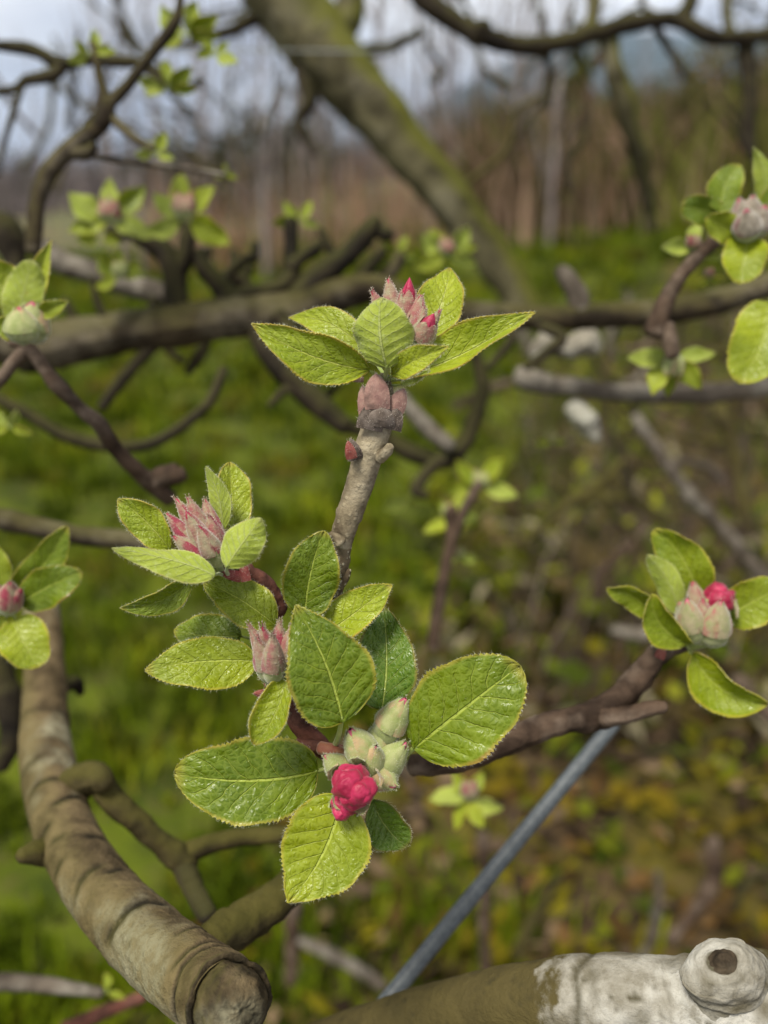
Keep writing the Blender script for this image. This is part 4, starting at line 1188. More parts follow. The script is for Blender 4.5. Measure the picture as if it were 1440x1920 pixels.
branch("dark_twig", dd(.44, [(-40, 82), (0, 86), (60, 94), (115, 118), (165, 112), (230, 116), (260, 120), (330, 165), (380, 150)]), [9, 10, 12, 13, 11, 12, 10, 7, 5], 'bark_dark', "wavy dark twig level with the top left sky",
       [(dd(.44, [(118, 116), (100, 140), (50, 150), (30, 165), (-20, 176)]), [12, 12, 11, 9, 8], 'bark_dark'),
        (dd(.44, [(40, 165), (22, 220), (8, 270), (-5, 330)]), [6, 6, 5, 5], 'bark_dark')], 0.2, 60, cat="twig")
branch("brown_branch", dd(.33, [(-60, 960), (0, 972), (80, 990), (150, 1004), (235, 1012), (300, 1030), (370, 1080)]), [20, 21, 19, 19, 18, 16, 12], 'bark', "brown branch stub coming in from the left behind the small cluster with pale leaves", [], 0.14, 80)
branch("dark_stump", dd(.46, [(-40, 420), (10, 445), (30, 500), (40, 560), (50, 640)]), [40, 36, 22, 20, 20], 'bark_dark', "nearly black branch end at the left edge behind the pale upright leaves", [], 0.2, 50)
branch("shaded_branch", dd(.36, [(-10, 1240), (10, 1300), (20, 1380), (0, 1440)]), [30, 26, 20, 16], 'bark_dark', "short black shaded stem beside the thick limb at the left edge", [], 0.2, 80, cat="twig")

branch("budding_twig", dd(.42, [(812, 1215), (816, 1170), (824, 1120), (836, 1060), (848, 1000), (846, 965), (850, 950)]), [12, 12, 12, 11, 12, 13, 8], 'twig_brown', "slim reddish twig with opening buds right of the tall grey-brown twig",
       [(dd(.42, [(850, 1005), (868, 960), (885, 930), (900, 905)]), [11, 10, 10, 9], 'twig_brown')], 0.1, 120, cat="twig")
for pts, rr, mm, lab in (
        ([(1190, 780), (1235, 850), (1290, 925), (1345, 980), (1400, 1045), (1450, 1100)], [10, 12, 13, 13, 13, 14], 'bark_grey', "pinkish grey stem slanting down to the right edge above the right cluster"),
        ([(985, 1015), (1030, 975), (1080, 935), (1130, 900), (1170, 862)], [8, 9, 10, 10, 7], 'bark_olive', "olive stick slanting upward in the green at mid right"),
        ([(1345, 760), (1372, 830), (1385, 900), (1395, 985)], [13, 13, 12, 10], 'bark_olive', "olive upright stem near the right edge above the right cluster"),
        ([(905, 1560), (910, 1650), (908, 1740), (912, 1820)], [12, 12, 11, 12], 'twig_brown', "upright brown stalk under the small yellow-green cluster"),
        ([(970, 1790), (990, 1740), (1022, 1690), (1050, 1640)], [13, 13, 10, 8], 'bark_olive', "short dull stick leaning right beside the upright brown stalk"),
        ([(1335, 1570), (1340, 1640), (1310, 1700), (1255, 1765)], [13, 15, 14, 12], 'twig_brown', "crooked brown stick in the brown litter above the white branch"),
        ([(552, 1690), (548, 1750), (545, 1840)], [14, 14, 13], 'twig_brown', "pale upright stalk below the lowest leaf"),
        ([(560, 1760), (640, 1800), (720, 1850)], [10, 12, 12], 'bark_grey', "grey stick in the litter left of the coated wire"),
        ([(1150, 1180), (1200, 1190), (1240, 1180)], [12, 14, 10], 'bark_grey', "stubby grey stick behind the leaves of the right cluster"),
        ([(1380, 1270), (1420, 1320), (1470, 1370)], [14, 14, 14], 'twig_brown', "brown stick at the right edge below the right cluster")):
    dep = 0.85
    branch("dry_stick", dd(dep, pts), rr, mm, lab, [], 0.25, 40, 40, 10, "stick", "dry sticks behind the blossom")
_r = np.random.default_rng(64)
for q_ in range(34):
    lf_ = q_ < 20
    x_, y_ = (_r.uniform(-20, 560), _r.uniform(-20, 330)) if lf_ else (_r.uniform(700, 1440), _r.uniform(-20, 330))
    d_ = _r.uniform(0.7, 1.6)
    an_ = _r.uniform(0.3, 2.8); L_ = _r.uniform(90, 260)
    ps_ = [(x_ + L_ * k_ * math.cos(an_) + _r.normal() * 14, y_ - L_ * k_ * math.sin(an_) + _r.normal() * 14) for k_ in (-.5, -.2, .15, .5)]
    w_ = _r.uniform(2.5, 6.5)
    o_ = branch("fine_twig", dd(d_, ps_), [w_ * 1.3, w_ * 1.1, w_, w_ * .5], ('bark_dark', 'bark_olive', 'twig_brown')[int(_r.integers(0, 3))],
           "thin dark bare twig blurred against the sky at upper left" if lf_ else "thin bare twig blurred across the hillside at upper right",
           [(dd(d_, [ps_[1 + int(_r.integers(0, 2))], (ps_[3][0] + _r.normal() * 40, ps_[3][1] + _r.normal() * 40)]), [w_ * .8, w_ * .4], 'bark_dark')], 0.25, 40, 16, 7, "twig",
           "fine twigs against the sky" if lf_ else "fine twigs across the hillside")
_r = np.random.default_rng(31)
for q_ in range(30):
    if q_ < 20: x_, y_ = _r.uniform(900, 1440), _r.uniform(600, 1080)
    else: x_, y_ = _r.uniform(620, 1440), _r.uniform(1380, 1760)
    d_ = _r.uniform(0.9, 1.5)
    an_ = _r.uniform(0.2, 2.9); L_ = _r.uniform(70, 230)
    ps_ = [(x_ + L_ * k_ * math.cos(an_) + _r.normal() * 12, y_ - L_ * k_ * math.sin(an_) + _r.normal() * 12) for k_ in (-.5, -.15, .2, .5)]
    w_ = _r.uniform(4, 10)
    branch("thin_stick", dd(d_, ps_), [w_, w_ * 1.1, w_, w_ * .6], ('bark_grey', 'twig_brown', 'bark_olive', 'bark_dark')[int(_r.integers(0, 4))],
           "thin crooked dry stick blurred in the undergrowth at mid right" if q_ < 20 else "thin crooked dry stick blurred in the ochre litter at lower right", [], 0.25, 40, 16, 7, "stick",
           "thin sticks in the undergrowth" if q_ < 20 else "thin sticks in the litter")
branch("pale_stick", dd(.33, [(-40, 1843), (30, 1842), (110, 1850), (190, 1862)]), [17, 16, 14, 9], 'bark_grey', "pale stick at the lower left edge beneath the thick limb", [], 0.1, 90, 30, 12, "stick")
branch("red_stick", dd(.36, [(120, 1930), (190, 1900), (270, 1868)]), [14, 13, 11], 'twig_red', "reddish stick at the bottom left just below the pale one", [], 0.1, 90, 24, 12, "stick")
mb = MB(); tube(mb, [at(-200, 88, .79), at(300, 93, .79), at(745, 97, .79)], [pxm(1.8, .79)] * 3, 30, 8)
tag(mb.build("trellis_wire", [M['steel']], None), "hair-thin steel wire stretched across in front of the diagonal trunk", "wire")

# ------------------------------------------------------------------ blurred leaf tufts on those branches
G_T = "blurred young leaf clusters on the branches behind"


def tuft(x, y, d, size, label, n=5, style=None, seed=0, up=1.0, mt='leaf_gold', br=1, spread=1.0):
    rng = np.random.default_rng(int(seed or x * 3 + y))
    t = thing("leaf_cluster", at(x, y, d), label, "leaf cluster", G_T)
    for k in range(n):
        an = math.pi / 2 + spread * (k - (n - 1) / 2) * (math.pi * 1.15 / max(1, n - 1)) + rng.normal() * 0.15
        L = size * rng.uniform(0.75, 1.1)
        dz = rng.uniform(-0.35, 0.35) * L / F * d
        leaf(t, at(x + 0.12 * L * math.cos(an), y - up * 0.12 * L * math.sin(an), d),
             at(x + L * math.cos(an), y - up * L * math.sin(an), d + dz), pxm(L * rng.uniform(0.42, 0.6), d), mats=(mt, 'under'), roll=rng.uniform(-35, 35),
             fold=rng.uniform(0.1, 0.5), seed=int(seed + k + x), nv=22, nu=8, fuzz=0, teeth=12, side=rng.normal() * 0.06, under=rng.random() < 0.25, root=at(x, y, d))
    if style:
        for k in range(3):
            ox = (k - 1) * size * 0.16
            bud(t, at(x + ox * 0.3, y - 2, d), at(x + ox, y - up * size * rng.uniform(0.42, 0.55), d - 0.004), pxm(size * 0.14, d), style, seed=k + 3, fuzz=0, root=at(x, y + 2, d))
    return t


for a in ((170, 100, .36, 52, "green tuft at the tip of the upright shoot, top left sky", 5),
          (348, 66, .37, 70, "large green tuft against the sky right of the upright shoot", 6),
          (402, 104, .37, 46, "green tuft hanging just below the large one at top left", 4),
          (315, 165, .37, 58, "green tuft midway beneath the large top left one", 5),
          (290, 288, .36, 42, "small dark green tuft ending the short down-curving shoot", 4),
          (422, 326, .40, 26, "tiny pale tuft at the end of the thin grey side twig", 3)):
    tuft(*a, mt='leaf')
tuft(205, 415, .39, 88, "green tuft with a hint of pink buds, left of the two side by side", 5, 'pink', 5, mt='leaf')
tuft(345, 410, .39, 92, "yellow-green tuft with pink buds, right of the two side by side", 5, 'pink', 8)
tuft(190, 440, .42, 50, "mint green tuft below the two tufts that stand side by side", 3, None, 9, mt='leaf')
tuft(225, 520, .40, 62, "lime tuft with a red bud over the short pale grey branch at left", 5, 'magenta', 3)
tuft(560, 415, .44, 48, "lime tuft on the upright dark stub left of the diagonal trunk", 4, None, 2)
tuft(742, 475, .46, 42, "small yellow-green tuft left of the pair above the top shoot", 4, None, 2)
tuft(838, 478, .45, 64, "yellow-green tuft with a pinkish centre over the top shoot's right leaf", 6, 'pink', 4)
tuft(1300, 468, .30, 58, "pale hairy bud tuft with a pink tip under the glossy round leaves", 3, 'pink', 4, mt='under')
tuft(1330, 520, .33, 36, "dull pink bud tuft behind the dark red-brown twig", 2, 'pink', 6)
tuft(1262, 668, .31, 84, "hanging yellow-green tuft with a pale bud, below the horizontal branch at right", 5, 'green', 11, up=-1.0, spread=0.9)
tuft(902, 915, .43, 66, "lime tuft crowning the slim reddish twig", 4, 'green', 12)
tuft(842, 970, .43, 52, "rounded pale green tuft partway up the slim reddish twig", 4, 'green', 13)
tuft(860, 1045, .43, 40, "single whitish bud tuft low on the slim reddish twig", 2, 'green', 14, mt='under')
tuft(770, 930, .50, 60, "faint green tuft left of the slim reddish twig", 4, None, 15, mt='leaf')
tuft(880, 1498, .36, 68, "yellow-green tuft with a pink centre under the big lower right leaf", 6, 'pink', 16, spread=1.45)
tuft(1035, 828, .48, 34, "small pale tuft under the long lichen-grey twig", 3, 'green', 17)
tuft(18, 800, .33, 44, "small yellow-green tuft at the left edge beneath the forked twig", 4, None, 18)
tuft(200, 1860, .34, 34, "small lime tuft at the end of the pale stick at lower left", 3, None, 19)

# ================================================================== GROUND, GRASS, FAR THINGS
def gz(x, y):
    """terrain: level under the trees, a bank rising to the right behind, falling away to the left"""
    z = 0.0
    z += 0.05 * math.sin(x * 1.7 + 0.6) * math.sin(y * 1.3) if y < 14 else 0
    if y > 4:
        k = y - 4
        z += 0.030 * k * max(-0.8, min(2.7, ((x / max(y, 1)) * 2.6 + 0.35) * (2.1 if x / max(y, 1) * 2.6 + 0.35 > 0 else 1))) * (1 if y < 45 else 45 / y)
    return z


xs = np.unique(np.concatenate([np.linspace(-1.5, 1.5, 61), np.linspace(-8, 8, 65), np.linspace(-60, 60, 61), np.linspace(-3000, 3000, 41)]))
ys = np.unique(np.concatenate([np.linspace(-3, 5, 81), np.linspace(5, 20, 46), np.linspace(20, 120, 41), np.linspace(120, 6000, 40)]))
V = [(x, y, gz(x, y) + (0.02 * fbm((x, y, 0), 2.0) + 0.012 * fbm((x, y, 3), 9.0) if y < 12 else 0)) for y in ys for x in xs]
w = len(xs)
Fc = [(i * w + j, i * w + j + 1, (i + 1) * w + j + 1, (i + 1) * w + j) for i in range(len(ys) - 1) for j in range(w - 1)]
mg, nt, out = mat("ground"); g = G(nt)
geo = g.node("ShaderNodeNewGeometry")
pos = geo.outputs["Position"]
n1 = g.noise(pos, 5.5, 5, 0.6); n2 = g.noise(pos, 26, 4, 0.65); n3 = g.noise(pos, 1.7, 3)
grass_c = g.mix(g.ss(n1, 0.35, 0.65), (0.030, 0.044, 0.003), (0.085, 0.110, 0.005))
grass_c = g.mix(g.ss(n2, 0.5, 0.7), grass_c, (0.075, 0.060, 0.022))
soil_c = g.mix(g.ss(n2, 0.35, 0.62), (0.026, 0.018, 0.011), (0.085, 0.055, 0.028))
soil_c = g.mix(g.ss(n1, 0.46, 0.60), soil_c, (0.09, 0.075, 0.012))
sx = g.node("ShaderNodeSeparateXYZ"); nt.links.new(pos, sx.inputs[0])
edge = g.math('ADD', g.math('MULTIPLY', sx.outputs[0], 1.0), g.math('MULTIPLY_ADD', sx.outputs[1], -0.37, 0.58))
edge = g.math('ADD', edge, g.math('MULTIPLY_ADD', n1, 0.9, -0.45))
col = g.mix(g.ss(edge, -0.08, 0.22), grass_c, soil_c)
far = g.mix(g.ss(n3, 0.4, 0.6), (0.10, 0.085, 0.05), (0.085, 0.115, 0.035))
far = g.mix(g.ss(g.noise(pos, 0.5, 3), 0.5, 0.65), far, (0.20, 0.12, 0.075))
col = g.mix(g.ss(sx.outputs[1], 12.0, 19.0), col, far)
b = g.pbsdf(col, 0.9, g.bump(n2, 0.8, 0.03), 0.15)
nt.links.new(b.outputs[0], out.inputs[0])
mb = MB(); mb.add(V, Fc)
gr = mb.build("ground", [mg], None, (0, 0, 0))
tag(gr, "grassy orchard ground turning to bare mossy soil at lower right", None, None, "structure")


def soil_edge(x, y):
    return x - 0.37 * y + 0.58 + 0.35 * fbm((x, y, 5), 1.4, 2)


rng = np.random.default_rng(77)
V, Fc, TN = [], [], []
k = 0
GREENS = np.array([(0.030, 0.046, 0.002), (0.062, 0.092, 0.003), (0.110, 0.150, 0.004), (0.095, 0.098, 0.006), (0.185, 0.215, 0.007), (0.12, 0.090, 0.018)])
for _ in range(15000):
    y = 0.35 + 15.5 * rng.random() ** 1.7
    x = rng.uniform(-0.62, 0.62) * (y + 0.7)
    e = soil_edge(x, y)
    if e > 0.0 and y < 5.5 and rng.random() < min(0.93, 0.5 + e * 3): continue
    den = fbm((x, y, 9), 3.2, 2)
    if rng.random() < 0.32 - 1.3 * den: continue
    z0 = gz(x, y)
    sz = (0.022 + 0.035 * rng.random()) * (1 + 0.16 * y) * (1.0 + 0.9 * den)
    ci = fbm((x, y, 20), 3.3, 3) * 4.5 + 2.2 + rng.normal() * 0.8
    cb = GREENS[int(np.clip(ci, 0, 5))]
    for q in range(11):
        an = rng.uniform(0, 6.28); ln = rng.uniform(0.2, 1.0)
        bx, by = x + rng.normal() * sz * 0.5, y + rng.normal() * sz * 0.5
        h = sz * rng.uniform(0.5, 1.3)
        dx, dy = math.cos(an) * ln * h * 0.8, math.sin(an) * ln * h * 0.8
        wx, wy = -math.sin(an) * 0.0026 * (1 + 0.35 * y), math.cos(an) * 0.0026 * (1 + 0.35 * y)
        V += [(bx - wx, by - wy, z0 - 0.01), (bx + wx, by + wy, z0 - 0.01), (bx + dx * .45 - wx * .8, by + dy * .45 - wy * .8, z0 + h * .62), (bx + dx * .45 + wx * .8, by + dy * .45 + wy * .8, z0 + h * .62), (bx + dx, by + dy, z0 + h * 0.85)]
        Fc += [(k, k + 1, k + 3, k + 2), (k + 2, k + 3, k + 4)]
        c = cb * rng.uniform(0.75, 1.25)
        TN += [c] * 5; k += 5
mb = MB(); mb.add(V, Fc, None, 0, TN)
tag(mb.build("grass", [M['blade']], None, (0, 0, 0), tint=True), "lush blurred green grass under the branches", None, None, "stuff")

# leaf litter and moss over the soil
V, Fc, TN = [], [], []; k = 0
LIT = np.array([(0.17, 0.125, 0.010), (0.14, 0.115, 0.008), (0.08, 0.048, 0.016), (0.15, 0.085, 0.030), (0.24, 0.17, 0.10), (0.03, 0.020, 0.012), (0.15, 0.17, 0.012), (0.19, 0.165, 0.010), (0.06, 0.085, 0.008), (0.10, 0.070, 0.045)])
for _ in range(9000):
    y = 0.4 + 5.5 * rng.random() ** 1.3
    x = rng.uniform(-0.3, 0.62) * (y + 0.7)
    if soil_edge(x, y) < -0.05 + 0.15 * rng.normal(): continue
    ci = int(np.clip((fbm((x, y, 31), 7.0, 2) + 0.5) * 10 + rng.normal() * 2.2, 0, 9))
    c = LIT[ci] * rng.uniform(0.45, 1.0)
    s_ = 0.012 + 0.022 * rng.random()
    an = rng.uniform(0, 6.28); t1, t2 = rng.normal() * 0.5, rng.normal() * 0.5
    ux = np.array([math.cos(an), math.sin(an), t1]) * s_; uy = np.array([-math.sin(an), math.cos(an), t2]) * s_ * 0.55
    p = np.array([x, y, gz(x, y) + 0.012 + 0.03 * rng.random()])
    V += [p - ux, p - uy + ux * 0.1, p + ux, p + uy - ux * 0.1, p + np.array([0, 0, s_ * 0.3])]
    Fc += [(k, k + 1, k + 4), (k + 1, k + 2, k + 4), (k + 2, k + 3, k + 4), (k + 3, k, k + 4)]
    TN += [c] * 5; k += 5
mb = MB(); mb.add(V, Fc, None, 0, TN)
tag(mb.build("leaf_litter", [M['litter']], None, (0, 0, 0), tint=True), "brown and ochre leaf litter with moss on the soil at lower right", None, None, "stuff")


V, Fc, TN = [], [], []; k = 0
WEED = np.array([(0.06, 0.085, 0.008), (0.12, 0.145, 0.010), (0.19, 0.20, 0.016), (0.10, 0.075, 0.03), (0.24, 0.21, 0.13), (0.15, 0.10, 0.06)])
for _ in range(5200):
    y = rng.uniform(1.5, 6.0)
    x = y * rng.uniform(0.04, 0.56)
    if soil_edge(x, y) < -0.35: continue
    den = fbm((x, y, 55), 2.6, 2)
    if den < -0.12: continue
    ci = int(np.clip(2.3 + 5 * fbm((x, y, 58), 4.5, 2) + rng.normal() * 1.2, 0, 5))
    s_ = 0.016 + 0.030 * rng.random()
    an = rng.uniform(0, 6.28); t1, t2 = rng.normal() * 0.7, rng.normal() * 0.7
    ux = np.array([math.cos(an), math.sin(an), t1]) * s_; uy = np.array([-math.sin(an), math.cos(an), t2]) * s_ * 0.5
    p = np.array([x, y, gz(x, y) + 0.02 + (0.45 * rng.random() ** 2) * max(0.1, den + 0.35)])
    V += [p - ux, p - uy + ux * 0.1, p + ux, p + uy - ux * 0.1]
    Fc += [(k, k + 1, k + 2), (k, k + 2, k + 3)]
    TN += [WEED[ci] * rng.uniform(0.6, 1.2)] * 4; k += 4
mb = MB(); mb.add(V, Fc, None, 0, TN)
tag(mb.build("weeds", [M['litter']], None, (0, 0, 0), tint=True), "low mixed weeds and hanging dead leaves in the undergrowth at right", None, None, "stuff")


def blades_mesh(name, label, n, place, color, hgt, wid, lean, rng, mt='twiggy', segs=2):
    V, Fc, TN = [], [], []; k = 0
    for _ in range(n):
        q = place(rng)
        if q is None: continue
        x, y = q
        z0 = gz(x, y); h = hgt(rng, x, y); wv = wid * rng.uniform(0.6, 1.4)
        lx, ly = rng.normal() * lean * h, rng.normal() * lean * h
        c = color(rng, x, y)
        pts_ = []
        for s in range(segs + 1):
            t = s / segs
            ww = wv * (1 - 0.75 * t)
            cx, cy = x + lx * t * t, y + ly * t * t
            for m3 in range(3):
                a3 = m3 * 2.0944 + x * 9
                V.append((cx + ww * math.cos(a3), cy + ww * math.sin(a3), z0 + h * t)); TN.append(c)
        for s in range(segs):
            for m3 in range(3):
                a0, a1 = k + s * 3 + m3, k + s * 3 + (m3 + 1) % 3
                Fc.append((a0, a1, a1 + 3, a0 + 3))
        k += (segs + 1) * 3
    mb = MB(); mb.add(V, Fc, None, 0, TN)
    return tag(mb.build(name, [M[mt]], None, (0, 0, 0), tint=True), label, None, None, "stuff")


def pick(r, x, y, n, sc):
    return int(np.clip(n / 2 + fbm((x, y, 71), sc, 2) * n * 1.1 + r.normal() * 0.7, 0, n - 1))


# twiggy undergrowth at right, nearer; salmon dead stalks farther back
def pl_right(r):
    y = r.uniform(1.6, 6.5); x = y * r.uniform(0.16, 0.52)
    return (x, y)


blades_mesh("undergrowth", "tangle of brown and grey twiggy undergrowth behind the right cluster", 800, pl_right,
            lambda r, x, y: np.array([(0.16, 0.115, 0.085), (0.10, 0.07, 0.05), (0.20, 0.16, 0.13), (0.11, 0.12, 0.03)][pick(r, x, y, 4, 3.0)]) * r.uniform(0.4, 0.9),
            lambda r, x, y: r.uniform(0.15, 0.6), 0.004, 0.6, rng)


def pl_stalk(r):
    y = r.uniform(11.0, 20); x = y * r.uniform(-0.26, 0.42)
    if fbm((x, y, 44), 1.1, 2) + 0.25 * r.normal() < 0.02: return None
    return (x, y)


blades_mesh("dead_stalks", "salmon brown dry stalks standing on the slope behind the grass", 2300, pl_stalk,
            lambda r, x, y: np.array([(0.36, 0.20, 0.13), (0.30, 0.20, 0.13), (0.22, 0.17, 0.12), (0.16, 0.16, 0.05), (0.40, 0.27, 0.19)][pick(r, x, y, 5, 1.3)]) * r.uniform(0.7, 1.15),
            lambda r, x, y: r.uniform(0.35, 1.2) * (0.8 + 0.035 * y), 0.014, 0.12, rng)


def pl_bramble(r):
    y = r.uniform(12, 26); x = y * r.uniform(0.08, 0.55)
    return (x, y)


blades_mesh("bramble_thicket", "brown and olive thicket covering the bank at upper right", 5200, pl_bramble,
            lambda r, x, y: np.array([(0.12, 0.085, 0.045), (0.22, 0.14, 0.085), (0.09, 0.10, 0.02), (0.26, 0.17, 0.12), (0.06, 0.055, 0.02), (0.15, 0.16, 0.03)][pick(r, x, y, 6, 0.7)]) * r.uniform(0.7, 1.3),
            lambda r, x, y: r.uniform(0.6, 1.9), 0.030, 0.45, rng)


def pl_wood(r):
    y = r.uniform(45, 130); x = y * r.uniform(-0.55, 0.30)
    return (x, y)


blades_mesh("far_wood", "misty mauve-grey bare wood along the horizon", 5200, pl_wood,
            lambda r, x, y: np.array([(0.15, 0.125, 0.125), (0.11, 0.095, 0.09), (0.20, 0.17, 0.165), (0.10, 0.095, 0.07)][pick(r, x, y, 4, 0.12)]) * r.uniform(0.7, 1.2),
            lambda r, x, y: r.uniform(1.5, 5.5) * (0.6 + 0.5 * fbm((x, y, 80), 0.06, 2)) * (0.6 + y / 150), 0.09, 0.12, rng)

# bare saplings against the sky
G_S = "bare saplings along the far edge of the orchard"
sap_mat = bark_material("sapling_bark", (0.26, 0.22, 0.215), (0.14, 0.115, 0.11), (0.36, 0.33, 0.32), 0.05, 0.5)
sap_dark = bark_material("sapling_bark_dark", (0.11, 0.10, 0.075), (0.05, 0.045, 0.035), (0.17, 0.16, 0.12), 0.05, 0.5)
saps = []
r_ = np.random.default_rng(5)
for i in range(30):
    px_ = 240 + 800 * (i + r_.uniform(-0.4, 0.4)) / 30
    saps.append((px_, r_.uniform(11, 26), r_.uniform(0.8, 1.2), 0))
for px_, y_, s_ in ((1075, 24, .55), (1150, 20, .5), (1290, 18, .8), (1350, 16, .9), (1400, 21, .9), (1440, 15, .8), (1240, 22, .6), (60, 30, .7), (130, 26, .75), (200, 28, .8)):
    saps.append((px_, y_, s_, 1 if px_ > 1200 else 0))
sap_words = ["leftmost", "pale", "slim", "slender", "light grey", "thin", "mauve-grey"]
for i, (px_, y_, s_, dk) in enumerate(saps):
    x = (px_ - 720) / F * y_ * 1.02
    z0 = gz(x, y_)
    h = (4.6 if dk else 5.2) * s_ * (y_ / 18.0) ** 0.6
    rng2 = np.random.default_rng(900 + i)
    t = thing("bare_sapling", (x, y_, z0), "leafless upright sapling with thin ascending twigs in the blurred row against the sky", "sapling", G_S)
    mb = MB()
    lx = rng2.normal() * 0.12
    trunk = [np.array([x, y_, z0 - 0.1]), np.array([x + lx * 0.4, y_, z0 + h * 0.4]), np.array([x + lx, y_, z0 + h])]
    tube(mb, trunk, [0.045 * s_, 0.032 * s_, 0.008], 14, 6)
    mb.build("trunk", [sap_dark if dk else sap_mat], t, trunk[0])
    mb = MB()
    for q in range(24):
        tt = rng2.uniform(0.12, 0.95)
        p = trunk[0] * (1 - tt) + trunk[2] * tt
        an = rng2.uniform(0, 6.28); L = h * rng2.uniform(0.14, 0.36) * (1.15 - tt * 0.6)
        o = np.array([math.cos(an), math.sin(an), 0]) * L * rng2.uniform(0.2, 0.5)
        tube(mb, [p, p + o * 0.7 + np.array([0, 0, L * 0.45]), p + o + np.array([0, 0, L])], [0.014 * s_, 0.010 * s_, 0.004], 6, 4, caps=(False, False))
    mb.build("crown", [sap_dark if dk else sap_mat], t, trunk[0])

# leafy hedge tree masses low in the distance
def shrub(name, x, y, rx, rz, h0, cols, n, label, cat, size, seed):
    r = np.random.default_rng(seed)
    z0 = gz(x, y)
    t = thing(name, (x, y, z0), label, cat)
    mb = MB()
    for q in range(7):
        an = r.uniform(0, 6.28)
        tube(mb, [(x, y, z0 - 0.1), (x + math.cos(an) * rx * .25, y + math.sin(an) * rx * .25, z0 + h0 * 0.5), (x + math.cos(an) * rx * .6, y + math.sin(an) * rx * .5, z0 + h0 + rz * r.uniform(0.1, .6))], [0.06, 0.04, 0.015], 8, 6)
    mb.build("stem", [sap_dark], t, (x, y, z0))
    V, Fc, TN = [], [], []; k = 0
    cl = [(r.normal(size=3) * np.array([rx, rx * .7, rz]) * 0.42, r.uniform(0.25, .5)) for _ in range(16)]
    for _ in range(n):
        c0, s0 = cl[int(r.integers(0, 16))]
        p = c0 + r.normal(size=3) * np.array([rx, rx, rz]) * 0.22 * s0 * 2 + np.array([x, y, z0 + h0 + rz * 0.6])
        if p[2] < z0: p[2] = z0 + abs(r.normal()) * 0.2
        a, b_ = r.normal(size=3), r.normal(size=3)
        a = nrm(a) * size; b_ = nrm(np.cross(a, b_)) * size * 0.5
        V += [p - a, p - b_, p + a, p + b_]; Fc.append((k, k + 1, k + 2, k + 3)); k += 4
        c = np.array(cols[int(r.integers(0, len(cols)))]) * r.uniform(0.6, 1.25)
        TN += [c] * 4
    mb = MB(); mb.add(V, Fc, None, 0, TN)
    mb.build("foliage", [M['blade']], t, (x, y, z0), tint=True)


def sx_(px_, y): return (px_ - 720) / F * y * 1.02


DG = [(0.028, 0.038, 0.016), (0.045, 0.055, 0.02), (0.06, 0.065, 0.035)]
OL = [(0.09, 0.10, 0.02), (0.13, 0.12, 0.03), (0.06, 0.065, 0.02)]
shrub("dark_shrub", sx_(430, 30), 30, 3.0, 1.6, 0.5, DG, 2600, "dark low shrub mass in the blurred distance left of the diagonal trunk", "shrub", 0.16, 1)
shrub("dark_shrub", sx_(570, 34), 34, 2.2, 1.8, 0.6, DG, 1800, "dark rounded shrub far off behind the middle of the diagonal trunk", "shrub", 0.16, 2)
shrub("dark_shrub", sx_(915, 24), 24, 1.0, 1.1, 0.4, DG, 1200, "small dark green shrub under the blue hill right of the trunk", "shrub", 0.12, 3)
shrub("olive_shrub", sx_(1040, 20), 20, 0.8, 1.5, 0.5, OL, 900, "olive yellow shrub under the blue hill at right of centre", "shrub", 0.11, 4)
shrub("olive_shrub", sx_(1330, 16), 16, 1.8, 1.5, 0.5, [(0.12, 0.095, 0.05), (0.16, 0.12, 0.07), (0.09, 0.09, 0.03)], 2200, "brownish olive shrub on the bank at upper right", "shrub", 0.09, 6)

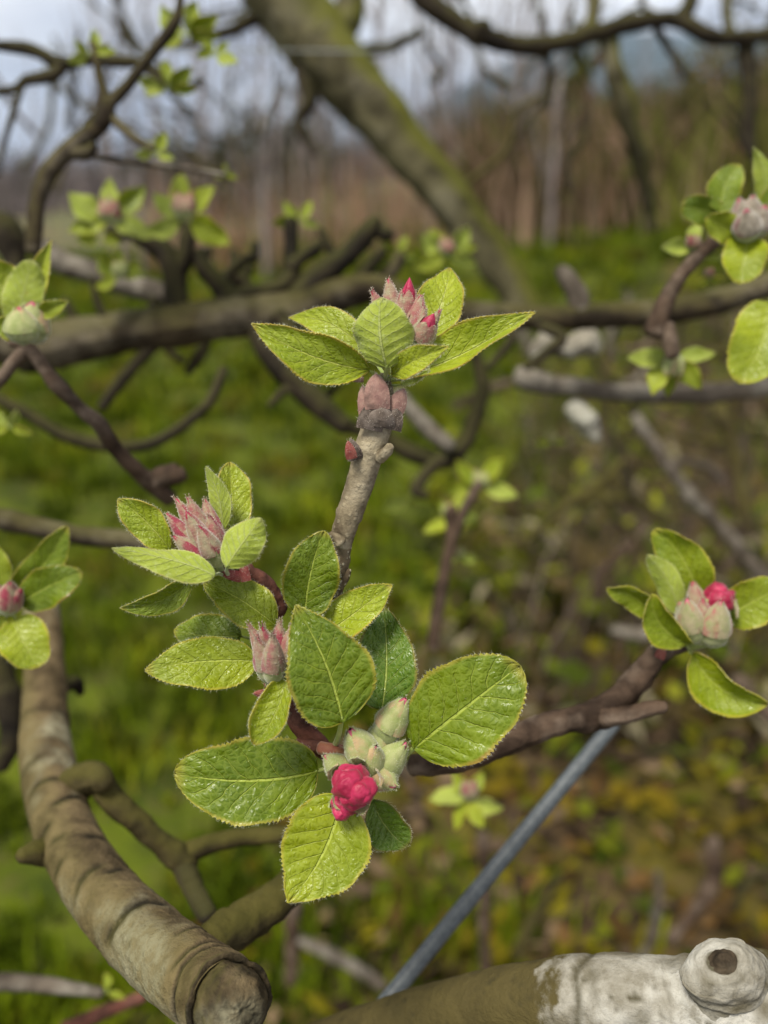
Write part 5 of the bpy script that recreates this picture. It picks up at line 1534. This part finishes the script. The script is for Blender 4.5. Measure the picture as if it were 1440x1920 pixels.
# far hills
def hills(name, label, y, prof, color, depth, seed):
    m, nt, out = mat(name + "_slope"); g = G(nt)
    p = g.node("ShaderNodeNewGeometry").outputs["Position"]
    n = g.noise(p, 0.012, 6, 0.65)
    b = g.pbsdf(g.mix(g.ss(n, .35, .65), color, tuple(c * 0.7 for c in color)), 0.95, None, 0.1)
    nt.links.new(b.outputs[0], out.inputs[0])
    pr = spline([((px_ - 720) / F * y, (330 - yy) / F * y + CAM_H) for px_, yy in prof], 120)
    V, Fc = [], []
    rows = 14
    for i in range(rows):
        t = i / (rows - 1)
        for j, (x, z) in enumerate(pr):
            zz = (z + 30) * math.sin(t * math.pi / 2) ** 0.9 - 30 + 10 * fbm((x / 900, t * 3, seed), 4) * (1 if 0 < t else 0)
            V.append((x, y - depth * (1 - t), zz))
    w = 120
    for j, (x, z) in enumerate(pr): V.append((x, y + depth, -40))
    for i in range(rows):
        for j in range(w - 1):
            Fc.append((i * w + j, i * w + j + 1, (i + 1) * w + j + 1, (i + 1) * w + j))
    mb = MB(); mb.add(V, Fc)
    o = mb.build(name, [m], None, (0, y, 0))
    tag(o, label, None, None, "structure")


hills("blue_hills", "distant blue hills under the grey sky at upper right", 3200,
      [(-900, 330), (-300, 310), (100, 330), (420, 320), (700, 260), (850, 190), (950, 140), (1050, 118), (1180, 112), (1260, 128), (1400, 120), (1700, 150), (2300, 240)], (0.030, 0.050, 0.040), 900, 1)

# ------------------------------------------------------------------ air
mh, nt, out = mat("haze_air")
pv = nt.nodes.new("ShaderNodeVolumePrincipled")
pv.inputs["Color"].default_value = (0.58, 0.73, 1.0, 1)
pv.inputs["Density"].default_value = 0.00016
pv.inputs["Anisotropy"].default_value = 0.0
nt.links.new(pv.outputs[0], out.inputs["Volume"])
x0, x1, y0, y1, z0, z1 = -3300, 3300, -60, 6200, -46, 560
mb = MB()
mb.add([(x0, y0, z0), (x1, y0, z0), (x1, y1, z0), (x0, y1, z0), (x0, y0, z1), (x1, y0, z1), (x1, y1, z1), (x0, y1, z1)],
       [(3, 2, 1, 0), (4, 5, 6, 7), (0, 1, 5, 4), (1, 2, 6, 5), (2, 3, 7, 6), (3, 0, 4, 7)])
hz = mb.build("haze", [mh], None, (0, 0, 0), smooth=False)
tag(hz, "thin bluish air between the orchard and the far hills", None, None, "stuff")
